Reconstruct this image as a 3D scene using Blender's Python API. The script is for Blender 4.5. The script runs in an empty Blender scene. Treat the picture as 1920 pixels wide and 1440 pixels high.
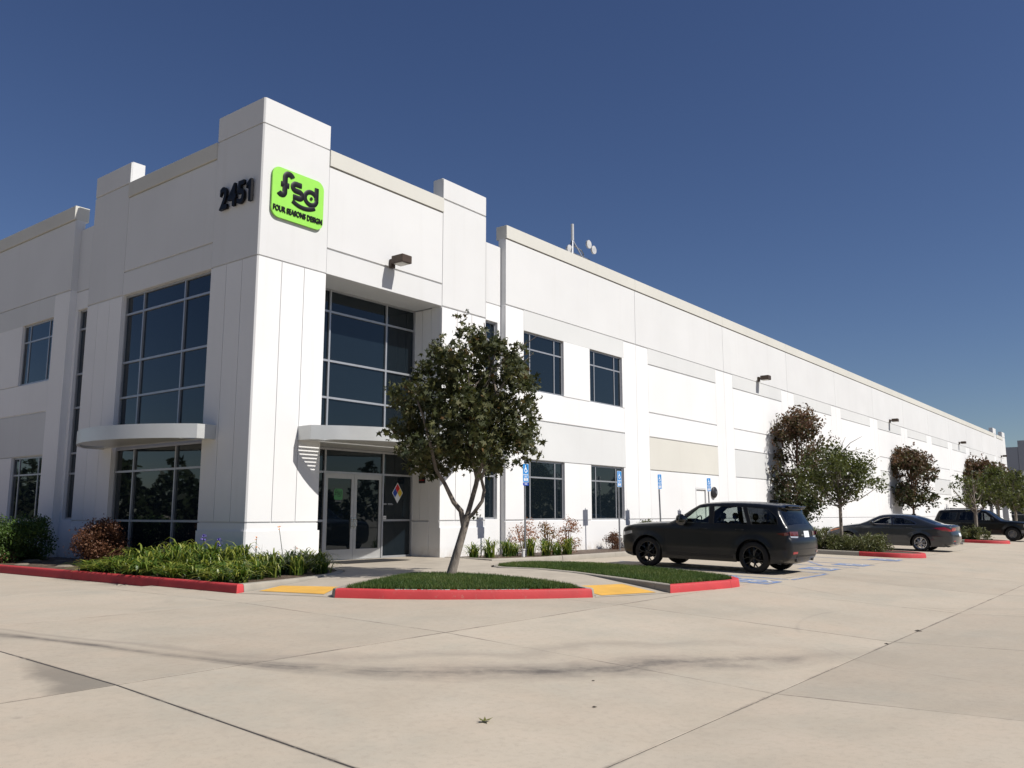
import bpy, math, random
import numpy as np
from mathutils import Vector, Matrix, Quaternion
from mathutils.geometry import delaunay_2d_cdt
R = math.radians
random.seed(7); rng = np.random.default_rng(11)
scene = bpy.context.scene
COL = scene.collection

# ------------------------------------------------------------------ camera, sky, sun
EYE = 1.5
F_PX = 1600.0
pitch = math.atan(245 / F_PX); yaw = R(37.9)
cam_d = bpy.data.cameras.new('camera'); cam = bpy.data.objects.new('camera', cam_d); COL.objects.link(cam)
cam_d.sensor_width = 36.0; cam_d.lens = 36.0 * F_PX / 1920.0
cam_d.clip_start = 0.1; cam_d.clip_end = 5000
fw = Vector((math.cos(yaw) * math.cos(pitch), math.sin(yaw) * math.cos(pitch), math.sin(pitch)))
cam.location = (0, 0, EYE)
cam.rotation_euler = fw.to_track_quat('-Z', 'Y').to_euler()
scene.camera = cam

SUN = Vector((0.22, -1.0, 1.07)).normalized()
sun_el = math.asin(SUN.z)
world = bpy.data.worlds.new('World'); scene.world = world; world.use_nodes = True
nt = world.node_tree; bg = nt.nodes['Background']
sky = nt.nodes.new('ShaderNodeTexSky'); sky.sky_type = 'NISHITA'; sky.sun_disc = False
sky.sun_elevation = sun_el; sky.sun_rotation = math.atan2(SUN.x, SUN.y)
sky.altitude = 300; sky.air_density = 1.0; sky.dust_density = 0.35; sky.ozone_density = 4.0
hsv = nt.nodes.new('ShaderNodeHueSaturation'); hsv.inputs['Saturation'].default_value = 1.09; hsv.inputs['Hue'].default_value = .512
nt.links.new(sky.outputs[0], hsv.inputs['Color']); nt.links.new(hsv.outputs[0], bg.inputs[0]); bg.inputs[1].default_value = 0.060
sd = bpy.data.lights.new('sun', 'SUN'); sd.energy = 5.0; sd.angle = R(0.53); sd.color = (1.0, 0.955, 0.89)
so = bpy.data.objects.new('sun', sd); COL.objects.link(so)
so.rotation_euler = (-SUN).to_track_quat('-Z', 'Y').to_euler(); so.location = (0, -20, 40)
scene.view_settings.view_transform = 'Standard'; scene.view_settings.look = 'None'
scene.view_settings.exposure = 0.16; scene.view_settings.gamma = 1.0
scene.view_settings.use_curve_mapping = False

# ------------------------------------------------------------------ materials
MATS = {}
def new_mat(name):
    m = bpy.data.materials.new(name); m.use_nodes = True; MATS[name] = m
    return m, m.node_tree, m.node_tree.nodes['Principled BSDF']
def N(t, typ, **kw):
    n = t.nodes.new(typ)
    for k, v in kw.items(): setattr(n, k, v)
    return n
def mixc(t, fac, a, b, mode='MIX'):
    n = N(t, 'ShaderNodeMix', data_type='RGBA', blend_type=mode)
    for sock, v in ((n.inputs[0], fac), (n.inputs[6], a), (n.inputs[7], b)):
        if hasattr(v, 'is_linked') or isinstance(v, bpy.types.NodeSocket): t.links.new(v, sock)
        elif isinstance(v, (int, float)): sock.default_value = v
        else: sock.default_value = (*v, 1)
    return n.outputs[2]
def noise(t, coord, scale, detail=4, rough=.55, vec_scale=None):
    if vec_scale:
        mp = N(t, 'ShaderNodeMapping'); mp.inputs['Scale'].default_value = vec_scale
        t.links.new(coord, mp.inputs[0]); coord = mp.outputs[0]
    n = N(t, 'ShaderNodeTexNoise'); n.inputs['Scale'].default_value = scale
    n.inputs['Detail'].default_value = detail; n.inputs['Roughness'].default_value = rough
    t.links.new(coord, n.inputs['Vector']); return n.outputs[0]
def ramp(t, val, lo, hi, a=0.0, b=1.0):
    n = N(t, 'ShaderNodeMapRange'); n.clamp = True
    n.inputs[1].default_value = lo; n.inputs[2].default_value = hi
    n.inputs[3].default_value = a; n.inputs[4].default_value = b
    t.links.new(val, n.inputs[0]); return n.outputs[0]
def math_(t, op, a, b=None, c=None):
    n = N(t, 'ShaderNodeMath', operation=op)
    for i, v in enumerate((a, b, c)):
        if v is None: continue
        if isinstance(v, (int, float)): n.inputs[i].default_value = v
        else: t.links.new(v, n.inputs[i])
    return n.outputs[0]
def bump(t, p, h, strength=.2, dist=.01):
    b = N(t, 'ShaderNodeBump'); b.inputs['Strength'].default_value = strength; b.inputs['Distance'].default_value = dist
    t.links.new(h, b.inputs['Height']); t.links.new(b.outputs[0], p.inputs['Normal'])
def simple(name, col, rough=.6, metal=0.0, var=.08, scale=6, bmp=0.0, spec=.5, coat=0.0, coat_rough=.03):
    m, t, p = new_mat(name)
    pos = N(t, 'ShaderNodeNewGeometry').outputs['Position']
    n1 = noise(t, pos, scale)
    d = tuple(max(0, c * (1 - var * 2)) for c in col); l = tuple(min(1, c * (1 + var)) for c in col)
    t.links.new(mixc(t, ramp(t, n1, .3, .7), d, l), p.inputs['Base Color'])
    p.inputs['Roughness'].default_value = rough; p.inputs['Metallic'].default_value = metal
    p.inputs['Specular IOR Level'].default_value = spec
    p.inputs['Coat Weight'].default_value = coat; p.inputs['Coat Roughness'].default_value = coat_rough
    if bmp: bump(t, p, noise(t, pos, scale * 12), bmp, .01)
    return m
def wall_paint(name, col):
    m, t, p = new_mat(name)
    pos = N(t, 'ShaderNodeNewGeometry').outputs['Position']
    big = noise(t, pos, .35, 5)
    streak = noise(t, pos, 1.0, 6, .6, (2.6, 2.6, .16))
    c = mixc(t, ramp(t, big, .35, .7), tuple(x * .955 for x in col), tuple(min(.9, x * 1.015) for x in col))
    c = mixc(t, ramp(t, streak, .56, .82, 0, .14), c, tuple(x * y for x, y in zip(col, (.66, .62, .56))))
    # splash-back dirt along the foot of the wall
    sep = N(t, 'ShaderNodeSeparateXYZ'); t.links.new(pos, sep.inputs[0])
    low = ramp(t, sep.outputs[2], .28, .62, .5, 0)
    c = mixc(t, math_(t, 'MULTIPLY', low, ramp(t, noise(t, pos, 5, 5), .35, .65)), c, (.42, .35, .27))
    t.links.new(c, p.inputs['Base Color'])
    oi = N(t, 'ShaderNodeObjectInfo')
    c2 = mixc(t, 1.0, c, (1, 1, 1), 'MULTIPLY')
    hv = N(t, 'ShaderNodeHueSaturation'); t.links.new(c, hv.inputs['Color'])
    t.links.new(ramp(t, oi.outputs['Random'], 0, 1, .975, 1.015), hv.inputs['Value'])
    t.links.new(hv.outputs[0], p.inputs['Base Color'])
    p.inputs['Roughness'].default_value = .82; p.inputs['Specular IOR Level'].default_value = .25
    fine = noise(t, pos, 55, 3)
    wav = noise(t, pos, 1.2, 3)
    h = math_(t, 'ADD', math_(t, 'MULTIPLY', fine, .12), wav)
    bump(t, p, h, .35, .012)
    return m
wall_paint('paint_white', (.725, .724, .720))
wall_paint('paint_grey', (.618, .62, .618))
wall_paint('paint_strip', (.60, .606, .60))
wall_paint('paint_cream', (.60, .585, .53))
wall_paint('paint_cap', (.56, .55, .505))
wall_paint('paint_dark', (.30, .315, .345))
simple('roofing', (.5, .5, .48), .9)
simple('mullion', (.40, .41, .43), .42, .55, .04, 3)
simple('door_metal', (.44, .44, .43), .45, .45, .04, 3)
simple('canopy_metal', (.60, .61, .60), .38, .35, .05, 1.2)
simple('bronze', (.070, .048, .034), .5, .3)
simple('lens_glass', (.55, .52, .45), .3)
simple('galvanized', (.30, .31, .33), .45, .75, .1, 9)
simple('dark_metal', (.03, .03, .035), .45, .4)
simple('black_letter', (.006, .006, .008), .45, spec=.25)
simple('sign_green', (.27, .64, .075), .45, var=.015)
simple('sign_blue', (.015, .22, .58), .4, var=.08)
simple('sign_blue_dark', (.015, .06, .36), .4)
simple('sign_white', (.75, .78, .8), .4, var=.03)
simple('sign_red', (.55, .015, .015), .4)
simple('sign_yellow', (.7, .5, .03), .4)
simple('sticker_green', (.06, .24, .08), .5)
simple('vinyl_grey', (.3, .32, .33), .6)
simple('steel_bright', (.62, .62, .60), .25, .95, .05)
simple('rubber', (.006, .006, .0065), .75, var=.15)
simple('mat_black', (.02, .018, .018), .95, bmp=.6, scale=20)
simple('dish_white', (.5, .5, .5), .45)
simple('plastic_white', (.7, .7, .68), .5)
simple('flower_purple', (.18, .14, .48), .7)
simple('flower_orange', (.75, .26, .03), .7)
simple('stone', (.20, .17, .13), .85, bmp=.5)
simple('debris', (.05, .04, .03), .9)

def glass_mat(name, base, tint=(1, 1, 1)):
    m, t, p = new_mat(name)
    pos = N(t, 'ShaderNodeNewGeometry').outputs['Position']
    oi = N(t, 'ShaderNodeObjectInfo')
    t.links.new(mixc(t, ramp(t, oi.outputs['Random'], 0, 1), tuple(b * .75 for b in base), tuple(b * 1.3 for b in base)), p.inputs['Base Color'])
    p.inputs['Roughness'].default_value = .015; p.inputs['IOR'].default_value = 1.55
    p.inputs['Specular Tint'].default_value = (*tint, 1)
    bump(t, p, noise(t, pos, .8, 2), .06, .02)
    return m
glass_mat('tinted_glass', (.006, .010, .014), (.85, .95, 1))

# see-through automotive glass
def car_glass(name, col, dens):
    m, t, p = new_mat(name)
    out = t.nodes['Material Output']
    tr = N(t, 'ShaderNodeBsdfTransparent'); tr.inputs[0].default_value = (*col, 1)
    gl = N(t, 'ShaderNodeBsdfGlossy'); gl.inputs['Roughness'].default_value = .02
    lw = N(t, 'ShaderNodeLayerWeight'); lw.inputs[0].default_value = .5
    fr_ = math_(t, 'MULTIPLY_ADD', math_(t, 'POWER', lw.outputs['Facing'], 4.0), .85, .05)
    mx = N(t, 'ShaderNodeMixShader'); t.links.new(fr_, mx.inputs[0])
    t.links.new(tr.outputs[0], mx.inputs[1]); t.links.new(gl.outputs[0], mx.inputs[2])
    t.links.new(mx.outputs[0], out.inputs[0])
    return m
car_glass('auto_glass_clear', (.80, .88, .82), 0)
car_glass('auto_glass_dark', (.09, .10, .11), 0)
car_glass('auto_glass_mid', (.34, .36, .37), 0)
simple('car_black_satin', (.0055, .0068, .009), .36, .1, .04, 2, spec=.4, coat=.3, coat_rough=.12)
simple('car_black_gloss', (.006, .007, .009), .25, .2, .04, 2, coat=1)
simple('car_grey', (.042, .048, .058), .35, .6, .05, 2, coat=1)
simple('car_black2', (.003, .0035, .004), .3, .0, .05, 2, spec=.3, coat=.35)
simple('trim_black', (.008, .008, .009), .5, spec=.4)
simple('seat_dark', (.025, .024, .024), .8)
simple('seat_light', (.3, .29, .27), .8)
simple('rim_black', (.010, .010, .011), .3, .7, .1, 4, coat=.5)
simple('rim_silver', (.42, .42, .43), .3, .8, .05, 4)
simple('rim_grey', (.2, .2, .2), .4, .7, .05, 4)
simple('lamp_red', (.32, .012, .02), .15, coat=1)
simple('lamp_dark_red', (.10, .006, .010), .15, coat=1)
simple('lamp_clear', (.55, .55, .55), .12, .4, coat=1)
simple('lamp_amber', (.6, .18, .04), .2, coat=1)
simple('chrome', (.7, .7, .7), .12, 1.0)

# concrete paving: colour follows world position so stains run across the joints
def concrete():
    m, t, p = new_mat('concrete')
    pos = N(t, 'ShaderNodeNewGeometry').outputs['Position']
    sep = N(t, 'ShaderNodeSeparateXYZ'); t.links.new(pos, sep.inputs[0]); X, Y = sep.outputs[0], sep.outputs[1]
    oi = N(t, 'ShaderNodeObjectInfo')
    n1 = noise(t, pos, .22, 6, .6); n2 = noise(t, pos, 1.3, 6, .65); n3 = noise(t, pos, 14, 4, .6); n4 = noise(t, pos, 90, 2)
    brush = noise(t, pos, .8, 6, .65, (.8, 1.7, 1))
    c = mixc(t, ramp(t, n1, .3, .7), (.365, .318, .252), (.455, .398, .318))
    c = mixc(t, ramp(t, n2, .38, .72, 0, .45), c, (.475, .42, .345))
    c = mixc(t, ramp(t, brush, .52, .78, 0, .30), c, (.30, .268, .22))
    tone = noise(t, pos, .55, 5, .7)
    c = mixc(t, ramp(t, tone, .5, .7, 0, .55), c, (.47, .385, .30))
    c = mixc(t, ramp(t, tone, .47, .28, 0, .50), c, (.33, .32, .27))
    c = mixc(t, ramp(t, n3, .48, .75, 0, .34), c, (.30, .26, .21))
    sp = ramp(t, n4, .62, .72, 0, .4)
    c = mixc(t, sp, c, (.22, .19, .16))
    spots = N(t, 'ShaderNodeTexVoronoi'); spots.inputs['Scale'].default_value = .9; t.links.new(pos, spots.inputs['Vector'])
    dots = ramp(t, spots.outputs['Distance'], .012, .045, .55, 0)
    c = mixc(t, math_(t, 'MULTIPLY', dots, ramp(t, noise(t, pos, .7), .5, .6)), c, (.13, .115, .10))
    # dark tyre / water run that sweeps round the corner
    fc = N(t, 'ShaderNodeFloatCurve')
    xs = [(4.34, 10.9), (4.7, 9.6), (5.05, 8.1), (5.35, 7.2), (5.95, 6.35), (6.9, 5.42), (7.8, 4.85), (9.1, 4.25), (10.8, 3.3), (13, 2.6)]
    cv = fc.mapping.curves[0]
    cv.points[0].location = (0, 1); cv.points[-1].location = (1, 0.1)
    for a, b in xs: cv.points.new(a / 14, b / 14)
    fc.mapping.update()
    t.links.new(math_(t, 'DIVIDE', X, 14.0), fc.inputs['Value'])
    dy = math_(t, 'SUBTRACT', Y, math_(t, 'MULTIPLY', fc.outputs[0], 14.0))
    dy = math_(t, 'ADD', dy, math_(t, 'MULTIPLY', math_(t, 'SUBTRACT', noise(t, pos, .9, 5), .5), .75))
    core = ramp(t, math_(t, 'ABSOLUTE', math_(t, 'ADD', dy, -.08)), .05, .58, .9, 0)
    halo = math_(t, 'MULTIPLY', ramp(t, dy, .9, 0, 0, 1), ramp(t, dy, -.05, 0, 0, 1))
    xm = math_(t, 'MULTIPLY', ramp(t, X, 4.0, 4.5), ramp(t, X, 11.5, 9.5))
    st = math_(t, 'MULTIPLY', math_(t, 'MAXIMUM', math_(t, 'MULTIPLY', core, .92), math_(t, 'MULTIPLY', halo, .40)), xm)
    cmb = N(t, 'ShaderNodeCombineXYZ'); t.links.new(math_(t, 'MULTIPLY', X, .9), cmb.inputs[0]); t.links.new(math_(t, 'MULTIPLY', dy, 6.0), cmb.inputs[1]); st = math_(t, 'MULTIPLY', st, 1.35)
    st = math_(t, 'MULTIPLY', st, ramp(t, noise(t, cmb.outputs[0], .8, 5, .6), .30, .66, .5, 1.05))
    st = math_(t, 'MULTIPLY', st, ramp(t, noise(t, pos, 1.3, 6, .7), .35, .62, .25, 1))
    c = mixc(t, st, c, (.13, .115, .10))
    wob = math_(t, 'MULTIPLY', math_(t, 'SUBTRACT', noise(t, pos, .6, 3), .5), 2.0)
    dy2 = math_(t, 'ABSOLUTE', math_(t, 'ADD', math_(t, 'SUBTRACT', dy, 1.15), wob))
    c = mixc(t, math_(t, 'MULTIPLY', ramp(t, dy2, 0, .35, .30, 0), xm), c, (.17, .15, .13))
    # dirt washed into one slab corner by the joint crossing at (3.9, 7.3)
    dx = math_(t, 'SUBTRACT', 3.95, X); d2 = math_(t, 'ABSOLUTE', math_(t, 'SUBTRACT', Y, 8.15))
    yy_ = math_(t, 'SUBTRACT', Y, 7.4)
    lim = math_(t, 'ADD', math_(t, 'SUBTRACT', .62, math_(t, 'MULTIPLY', yy_, .25)), math_(t, 'MULTIPLY', math_(t, 'SUBTRACT', noise(t, pos, 2.5, 4), .5), .5))
    wedge = math_(t, 'MULTIPLY', ramp(t, math_(t, 'SUBTRACT', lim, dx), 0, .22, 0, 1), math_(t, 'MULTIPLY', ramp(t, yy_, 2.2, 1.0, 0, 1), math_(t, 'GREATER_THAN', yy_, 0.0)))
    wedge = math_(t, 'MULTIPLY', wedge, math_(t, 'GREATER_THAN', dx, .0))
    c = mixc(t, math_(t, 'MULTIPLY', wedge, .68), c, (.14, .125, .105))
    # faint circular tyre scuffs
    for cx, cy, rr, w, k in ((8.2, -1.6, 2.1, .05, .28), (8.3, -1.4, 2.5, .05, .24), (14, 0.4, 4.4, .05, .25), (24, 2.5, 7.2, .07, .3), (3.5, 16, 5.2, .12, .22), (15.5, -4, 5.6, .06, .3)):
        r = math_(t, 'SQRT', math_(t, 'ADD', math_(t, 'POWER', math_(t, 'SUBTRACT', X, cx), 2.0), math_(t, 'POWER', math_(t, 'SUBTRACT', Y, cy), 2.0)))
        a = ramp(t, math_(t, 'ABSOLUTE', math_(t, 'SUBTRACT', r, rr)), 0, w, k, 0)
        a = math_(t, 'MULTIPLY', a, ramp(t, noise(t, pos, .8, 3), .42, .6))
        c = mixc(t, a, c, (.20, .18, .155))
    # grime that collects at slab edges (generated coordinates of each slab)
    tc = N(t, 'ShaderNodeTexCoord'); sg = N(t, 'ShaderNodeSeparateXYZ'); t.links.new(tc.outputs['Generated'], sg.inputs[0])
    ex = math_(t, 'ABSOLUTE', math_(t, 'SUBTRACT', sg.outputs[0], .5)); ey = math_(t, 'ABSOLUTE', math_(t, 'SUBTRACT', sg.outputs[1], .5))
    e = ramp(t, math_(t, 'ADD', math_(t, 'MAXIMUM', ex, ey), math_(t, 'MULTIPLY', math_(t, 'SUBTRACT', noise(t, pos, 9, 4), .5), .012)), .4945, .4995, 0, 1)
    c = mixc(t, math_(t, 'MULTIPLY', e, ramp(t, noise(t, pos, .9, 4), .42, .60, 0, .6)), c, (.15, .13, .11))
    hv = N(t, 'ShaderNodeHueSaturation'); t.links.new(c, hv.inputs['Color'])
    t.links.new(ramp(t, oi.outputs['Random'], 0, 1, .94, 1.04), hv.inputs['Value'])
    t.links.new(hv.outputs[0], p.inputs['Base Color'])
    p.inputs['Roughness'].default_value = .88; p.inputs['Specular IOR Level'].default_value = .3
    h = math_(t, 'ADD', math_(t, 'MULTIPLY', n3, .5), math_(t, 'MULTIPLY', n4, .3))
    bump(t, p, h, .25, .01)
concrete()
def rough_paint(name, col, under, wear=(.60, .74), bmp=.3):
    m, t, p = new_mat(name)
    pos = N(t, 'ShaderNodeNewGeometry').outputs['Position']
    c = mixc(t, ramp(t, noise(t, pos, 2.2, 5), .3, .7), tuple(x * .8 for x in col), col)
    c = mixc(t, ramp(t, noise(t, pos, 9, 6, .7), *wear, 0, .85), c, under)
    c = mixc(t, ramp(t, noise(t, pos, .9, 3), .55, .8, 0, .35), c, tuple(x * .55 for x in col))
    t.links.new(c, p.inputs['Base Color']); p.inputs['Roughness'].default_value = .7
    bump(t, p, noise(t, pos, 30, 4), bmp, .01)
rough_paint('joint_sealant', (.045, .04, .035), (.30, .26, .21), (.55, .66))
rough_paint('kerb_red', (.50, .040, .045), (.36, .16, .13), (.60, .76))
rough_paint('kerb_grey', (.34, .31, .26), (.26, .23, .19))
rough_paint('walk_concrete', (.42, .37, .30), (.34, .30, .24))
rough_paint('tactile_yellow', (.72, .40, .06), (.5, .36, .16), (.62, .8))
rough_paint('line_blue', (.10, .22, .50), (.42, .38, .34), (.44, .60))
rough_paint('line_white', (.62, .62, .60), (.45, .40, .34), (.46, .62))
rough_paint('line_blue_solid', (.05, .16, .50), (.2, .25, .4), (.6, .8))
rough_paint('soil', (.085, .055, .036), (.22, .17, .12), (.5, .68), .9)

def leaf_mat(name, cols, trans=.25, rough=.5, dry=None):
    m, t, p = new_mat(name)
    at = N(t, 'ShaderNodeAttribute', attribute_name='tint')
    cr = N(t, 'ShaderNodeValToRGB'); t.links.new(at.outputs['Fac'], cr.inputs[0])
    el = cr.color_ramp.elements
    while len(el) < len(cols): el.new(.5)
    for i, c in enumerate(cols):
        el[i].position = i / (len(cols) - 1); el[i].color = (*c, 1)
    t.links.new(cr.outputs[0], p.inputs['Base Color'])
    p.inputs['Roughness'].default_value = rough; p.inputs['Specular IOR Level'].default_value = .35
    tl = N(t, 'ShaderNodeBsdfTranslucent'); mx = N(t, 'ShaderNodeMixShader'); mx.inputs[0].default_value = trans
    br = mixc(t, 1.0, cr.outputs[0], (1.3, 1.35, .7), 'MULTIPLY'); t.links.new(br, tl.inputs[0])
    t.links.new(p.outputs[0], mx.inputs[1]); t.links.new(tl.outputs[0], mx.inputs[2])
    t.links.new(mx.outputs[0], t.nodes['Material Output'].inputs[0])
leaf_mat('leaf_gum', [(.020, .029, .010), (.048, .058, .020), (.10, .10, .036), (.15, .09, .035)], .2, .62)
leaf_mat('leaf_red', [(.024, .040, .014), (.055, .068, .026), (.095, .060, .036), (.17, .085, .055)], .25)
leaf_mat('leaf_green', [(.040, .055, .014), (.085, .10, .026), (.17, .17, .045)], .25)
leaf_mat('leaf_hedge', [(.03, .06, .012), (.06, .11, .02), (.11, .16, .04)], .2)
leaf_mat('leaf_rust', [(.07, .030, .018), (.14, .062, .034), (.22, .12, .06)], .2)
leaf_mat('leaf_nandina', [(.12, .12, .03), (.28, .11, .05), (.36, .17, .11)], .3)
leaf_mat('leaf_juniper', [(.05, .065, .022), (.105, .115, .042), (.17, .16, .07)], .2)
leaf_mat('leaf_strap', [(.025, .060, .010), (.085, .145, .022), (.36, .37, .075)], .3, .4)
leaf_mat('leaf_grass', [(.030, .065, .014), (.065, .115, .026), (.16, .18, .06)], .3, .5)
leaf_mat('leaf_far', [(.02, .03, .012), (.04, .055, .02)], .1)
def bark(name, a, b):
    m, t, p = new_mat(name)
    pos = N(t, 'ShaderNodeNewGeometry').outputs['Position']
    n = noise(t, pos, 9, 5, .7, (1, 1, .35))
    t.links.new(mixc(t, ramp(t, n, .35, .65), a, b), p.inputs['Base Color']); p.inputs['Roughness'].default_value = .9
    bump(t, p, n, .8, .02)
bark('bark_grey', (.10, .082, .066), (.29, .25, .21))
bark('bark_brown', (.07, .04, .025), (.16, .09, .055))

# ------------------------------------------------------------------ helpers
class MB:
    def __init__(s): s.v = []; s.f = []
    def add(s, verts, faces):
        o = len(s.v); s.v += [tuple(p) for p in verts]; s.f += [tuple(i + o for i in f) for f in faces]; return s
    def box(s, x0, x1, y0, y1, z0, z1, ch=0):
        if ch <= 0:
            v = [(x, y, z) for z in (z0, z1) for x, y in ((x0, y0), (x1, y0), (x1, y1), (x0, y1))]
            return s.add(v, [(3, 2, 1, 0), (4, 5, 6, 7), (0, 1, 5, 4), (1, 2, 6, 5), (2, 3, 7, 6), (3, 0, 4, 7)])
        c = ch; P = []
        # chamfered box: octagonal rings
        def ring(i, z): return [(x0 + i + c, y0 + i, z), (x1 - i - c, y0 + i, z), (x1 - i, y0 + i + c, z), (x1 - i, y1 - i - c, z), (x1 - i - c, y1 - i, z), (x0 + i + c, y1 - i, z), (x0 + i, y1 - i - c, z), (x0 + i, y0 + i + c, z)]
        v = ring(c, z0) + ring(0, z0 + c) + ring(0, z1 - c) + ring(c, z1)
        f = [tuple(range(7, -1, -1)), tuple(range(24, 32))]
        for k in range(3):
            for i in range(8): j = (i + 1) % 8; f.append((k * 8 + i, k * 8 + j, k * 8 + 8 + j, k * 8 + 8 + i))
        return s.add(v, f)
    def prism(s, poly, z0, z1, inset=0, top_in=0):
        n = len(poly); v = [(x, y, z0) for x, y in poly] + [(x, y, z1) for x, y in poly]
        f = [tuple(range(n - 1, -1, -1)), tuple(range(n, 2 * n))] + [(i, (i + 1) % n, n + (i + 1) % n, n + i) for i in range(n)]
        return s.add(v, f)
    def tube(s, pts, rad, n=8, cap=True, flat=None):
        pts = [Vector(p) for p in pts]; m = len(pts)
        if isinstance(rad, (int, float)): rad = [rad] * m
        rings = []; up = Vector((0, 0, 1))
        prev = None
        for i, p in enumerate(pts):
            d = (pts[min(i + 1, m - 1)] - pts[max(i - 1, 0)])
            d = d.normalized() if d.length > 1e-9 else Vector((0, 0, 1))
            if flat is not None: a = Vector(flat); b = d.cross(a).normalized(); a = a * .16
            else:
                a = (prev if prev is not None else (Vector((1, 0, 0)) if abs(d.z) > .9 else up)); a = (a - d * a.dot(d))
                a = a.normalized() if a.length > 1e-6 else d.orthogonal().normalized(); prev = a; b = d.cross(a)
            rings.append([p + (a * math.cos(t) + b * math.sin(t)) * rad[i] for t in [2 * math.pi * k / n for k in range(n)]])
        v = [q for r in rings for q in r]; f = []
        for i in range(m - 1):
            for k in range(n): l = (k + 1) % n; f.append((i * n + k, i * n + l, (i + 1) * n + l, (i + 1) * n + k))
        if cap: f += [tuple(range(n - 1, -1, -1)), tuple((m - 1) * n + k for k in range(n))]
        return s.add(v, f)
    def lathe(s, prof, n=24, axis='x', c=(0, 0, 0)):
        v = []; m = len(prof)
        for k in range(n):
            a = 2 * math.pi * k / n
            for (h, r) in prof:
                if axis == 'x': v.append((c[0] + h, c[1] + r * math.cos(a), c[2] + r * math.sin(a)))
                elif axis == 'y': v.append((c[0] + r * math.cos(a), c[1] + h, c[2] + r * math.sin(a)))
                else: v.append((c[0] + r * math.cos(a), c[1] + r * math.sin(a), c[2] + h))
        f = [(k * m + i, ((k + 1) % n) * m + i, ((k + 1) % n) * m + i + 1, k * m + i + 1) for k in range(n) for i in range(m - 1)]
        return s.add(v, f)
    def mesh(s, name):
        me = bpy.data.meshes.new(name); me.from_pydata(s.v, [], s.f); me.update(); return me
    def build(s, name, mat, parent=None, smooth=None):
        me = s.mesh(name); me.materials.append(MATS[mat])
        if smooth is not None:
            me.shade_smooth(); me.set_sharp_from_angle(angle=R(smooth))
        return link(name, me, parent)
def link(name, data, parent=None):
    o = bpy.data.objects.new(name, data); COL.objects.link(o)
    if parent is not None: o.parent = parent
    return o
def tag(o, label=None, cat=None, group=None, kind=None):
    if label: o['label'] = label
    if cat: o['category'] = cat
    if group: o['group'] = group
    if kind: o['kind'] = kind
    return o
def thing(name, label, cat, loc=(0, 0, 0), rz=0, group=None, kind=None):
    o = link(name, None); o.location = loc; o.rotation_euler = (0, 0, rz); o.empty_display_size = .2
    return tag(o, label, cat, group, kind)
def copy_tree(o, parent=None):
    c = o.copy(); COL.objects.link(c); c.parent = parent
    for ch in [x for x in bpy.data.objects if x.parent == o]: copy_tree(ch, c)
    return c
def local(parent, x, y, z): return (x - parent.location.x, y - parent.location.y, z - parent.location.z)

def gz(x, y):
    if y < 3.2: return -0.17 + min((3.2 - y) * 0.02, .25)
    if y < 7.4: return -0.17 + (y - 3.2) / 4.2 * 0.22
    if y < 11.6: return 0.05 + (y - 7.4) / 4.2 * 0.10
    return 0.15
def inpoly(x, y, P):
    c = False; n = len(P)
    for i in range(n):
        x1, y1 = P[i]; x2, y2 = P[(i + 1) % n]
        if (y1 > y) != (y2 > y) and x < (x2 - x1) * (y - y1) / (y2 - y1) + x1: c = not c
    return c
def dseg(px, py, a, b):
    dx, dy = b[0] - a[0], b[1] - a[1]; L = dx * dx + dy * dy
    t = 0 if L == 0 else max(0, min(1, ((px - a[0]) * dx + (py - a[1]) * dy) / L))
    return math.hypot(px - a[0] - t * dx, py - a[1] - t * dy)
def resample(P, step, closed=True):
    out = []; n = len(P)
    for i in range(n if closed else n - 1):
        a = P[i]; b = P[(i + 1) % n]; L = math.hypot(b[0] - a[0], b[1] - a[1]); k = max(1, int(math.ceil(L / step)))
        for j in range(k): out.append((a[0] + (b[0] - a[0]) * j / k, a[1] + (b[1] - a[1]) * j / k))
    if not closed: out.append(P[-1])
    return out
def cdt_region(outer, holes=(), inner=(), pts=()):
    verts = []; edges = []
    def loop(L):
        o = len(verts); verts.extend(Vector(p) for p in L)
        edges.extend((o + i, o + (i + 1) % len(L)) for i in range(len(L)))
    loop(outer)
    for h in holes: loop(h)
    verts.extend(Vector(p) for p in pts)
    r = delaunay_2d_cdt(verts, edges, [], 0, 1e-6)
    V, Fc = r[0], r[2]; keep = []
    for f in Fc:
        cx = sum(V[i][0] for i in f) / 3; cy = sum(V[i][1] for i in f) / 3
        if inpoly(cx, cy, outer) and not any(inpoly(cx, cy, h) for h in holes): keep.append(tuple(f))
    return [(v[0], v[1]) for v in V], keep
def smooth_loop(P, it=2):
    for _ in range(it):
        Q = []
        for i in range(len(P)):
            a = P[i]; b = P[(i + 1) % len(P)]
            Q += [(a[0] * .75 + b[0] * .25, a[1] * .75 + b[1] * .25), (a[0] * .25 + b[0] * .75, a[1] * .25 + b[1] * .75)]
        P = Q
    return P
def text_mesh(name, body, size, mat, extrude=.01, bold=0, sx=1.0, spacing=1.0):
    cu = bpy.data.curves.new(name, 'FONT'); cu.body = body; cu.size = size; cu.extrude = extrude
    cu.offset = bold; cu.align_x = 'CENTER'; cu.align_y = 'CENTER'; cu.space_character = spacing
    o = bpy.data.objects.new(name, cu); COL.objects.link(o)
    me = bpy.data.meshes.new_from_object(o.evaluated_get(bpy.context.evaluated_depsgraph_get()))
    bpy.data.objects.remove(o); me.name = name
    me.materials.clear(); me.materials.append(MATS[mat])
    for v in me.vertices: v.co.x *= sx
    return me
def text(name, body, size, mat, parent, mtx, **kw):
    o = link(name, text_mesh(name, body, size, mat, **kw), parent); o.matrix_local = mtx; return o
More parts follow.
